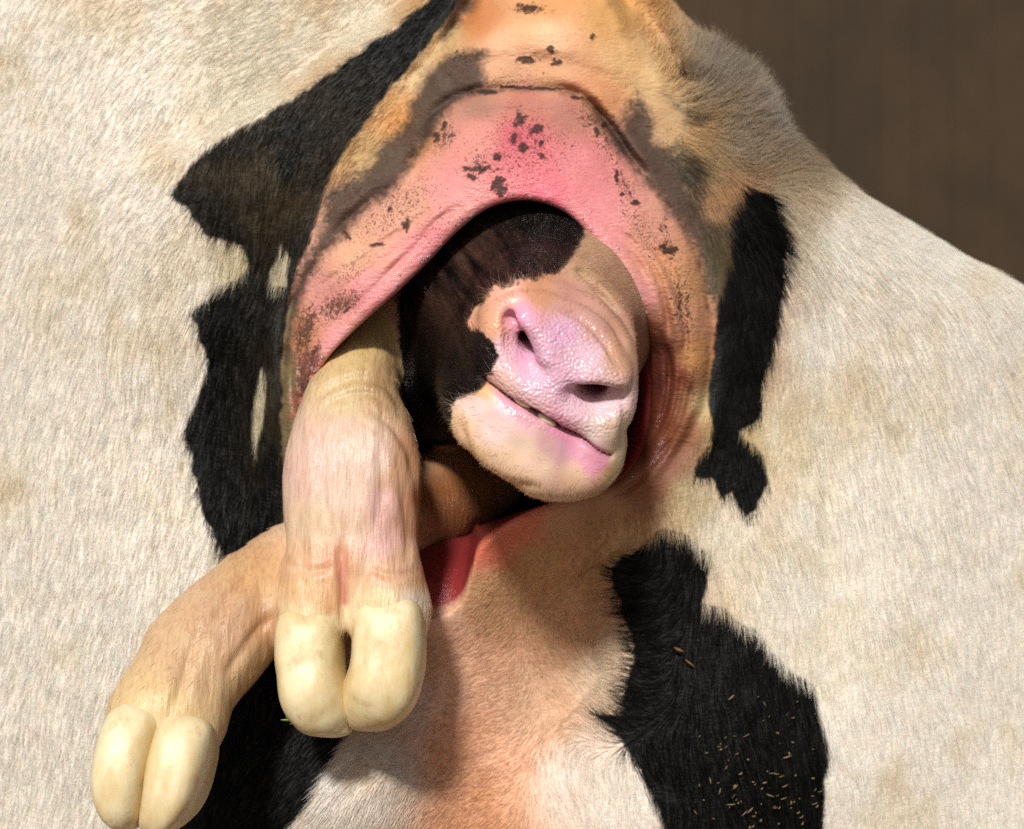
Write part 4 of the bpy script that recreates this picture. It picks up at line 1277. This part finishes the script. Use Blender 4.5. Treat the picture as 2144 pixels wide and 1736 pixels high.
def small_things():
    straw_mat = mat_plain('dry_straw', tuple(lin((150, 130, 92))), 0.8, 0.45, 200)
    scrap_mat = mat_plain('dry_leaf', tuple(lin((122, 86, 46))), 0.8, 0.35, 200)
    grass_mat = mat_plain('fresh_grass', tuple(lin((112, 136, 40))), 0.5, 0.3, 300)
    rr = random.Random(5)
    first = None
    spots = []
    while len(spots) < 92:
        u, v = rr.gauss(1610, 85), rr.gauss(1665, 85)
        if 1440 < u < 1716 and 1440 < v < 1780: spots.append((u, v))
    for (u, v) in spots:
        if first is None:
            o = first = blade_mesh('straw_fleck', 0.0040, 0.0004, 0.0006, straw_mat)
        else:
            o = first.copy(); COL.objects.link(o)
        p, nn = surface_point(u, v)
        k = rr.uniform(0.25, 0.7) if rr.random() < 0.6 else rr.uniform(0.6, 1.5)
        lay(o, p, nn, math.radians(rr.gauss(35, 38)), rr.uniform(0.0010, 0.0028))
        o.scale = (k, rr.uniform(0.5, 1.5), 1)
        tag(o, "tiny pale straw fleck caught in the black coat of the cow's lower right thigh", 'straw', 'straw flecks on the black thigh')
    for (u, v, L, W, a, lab) in ((1424, 1360, .0065, .0012, -20, 'broad dry brown leaf scrap in the black thigh hair, the upper of two close together'),
                                 (1446, 1386, .0070, .0008, -35, 'slim orange brown leaf scrap just below a broader scrap in the black thigh hair')):
        o = blade_mesh('leaf_scrap', L, W, 0.0015, scrap_mat)
        p, nn = surface_point(u, v)
        lay(o, p, nn, math.radians(a), 0.0032)
        tag(o, lab, 'leaf scrap')
    # bits of grass sticking to the outside of the near hoof
    gl = ((612, 1478, 62, .015, 'thin green grass bit lying upright along the outer edge of the near hoof'),
          (622, 1500, 48, .012, 'short green grass bit bent round the toe of the near hoof'),
          (606, 1506, 176, .010, 'pale green grass tip sticking out sideways from the near hoof into the dark'))
    for (u, v, a, L, lab) in gl:
        o = blade_mesh('grass_blade', L, 0.0010, 0.0012, grass_mat)
        o.matrix_world = o.matrix_world
        lay(o, P(u, v, -.080), (0.35, -0.9, -0.2), math.radians(a if a < 90 else a), 0.0)
        tag(o, lab, 'grass')
    # drops of birth fluid on the wet rim
    dm = NT('clear_fluid')
    setp(dm.b, Roughness=0.03, Transmission_Weight=0.85, IOR=1.34)
    dm.b.inputs['Base Color'].default_value = (0.95, 0.93, 0.92, 1)
    vs, qs = [], []
    N, M = 8, 12
    for i in range(N + 1):
        th = math.pi * i / N
        for j in range(M):
            ph = 2 * math.pi * j / M
            vs.append((math.sin(th) * math.cos(ph), math.sin(th) * math.sin(ph), 0.7 * math.cos(th)))
    for i in range(N):
        for j in range(M):
            qs.append((i * M + j, i * M + (j + 1) % M, (i + 1) * M + (j + 1) % M, (i + 1) * M + j))
    first = None
    path = catmull(OPENING[[23, 24, 25, 26, 0, 1, 2, 3, 4]][:, :2], 400)
    path2 = catmull(np.array([(690, 745), (668, 790), (650, 830), (640, 866)], float), 100)
    for k in range(58):
        q = path[rr.randrange(400)] if k < 46 else path2[rr.randrange(100)]
        off = rr.uniform(2, 16) if k % 3 else rr.uniform(10, 40)
        out = np.array([q[0] - 1060, q[1] - 800]); out = out / np.linalg.norm(out)
        p, nn = surface_point(q[0] + out[0] * off, q[1] + out[1] * off)
        if first is None:
            o = first = make_mesh('fluid_droplet', np.array(vs), np.array(qs), dm.m)
        else:
            o = first.copy(); COL.objects.link(o)
        lay(o, p, nn, 0, 0.0)
        r = rr.uniform(0.0006, 0.0013)
        o.scale = (r, r * rr.uniform(.8, 1.5), r)
        tag(o, 'tiny clear droplet of birth fluid on the wet pink rim of the opening', 'droplet', 'droplets of birth fluid on the pink rim')


small_things()
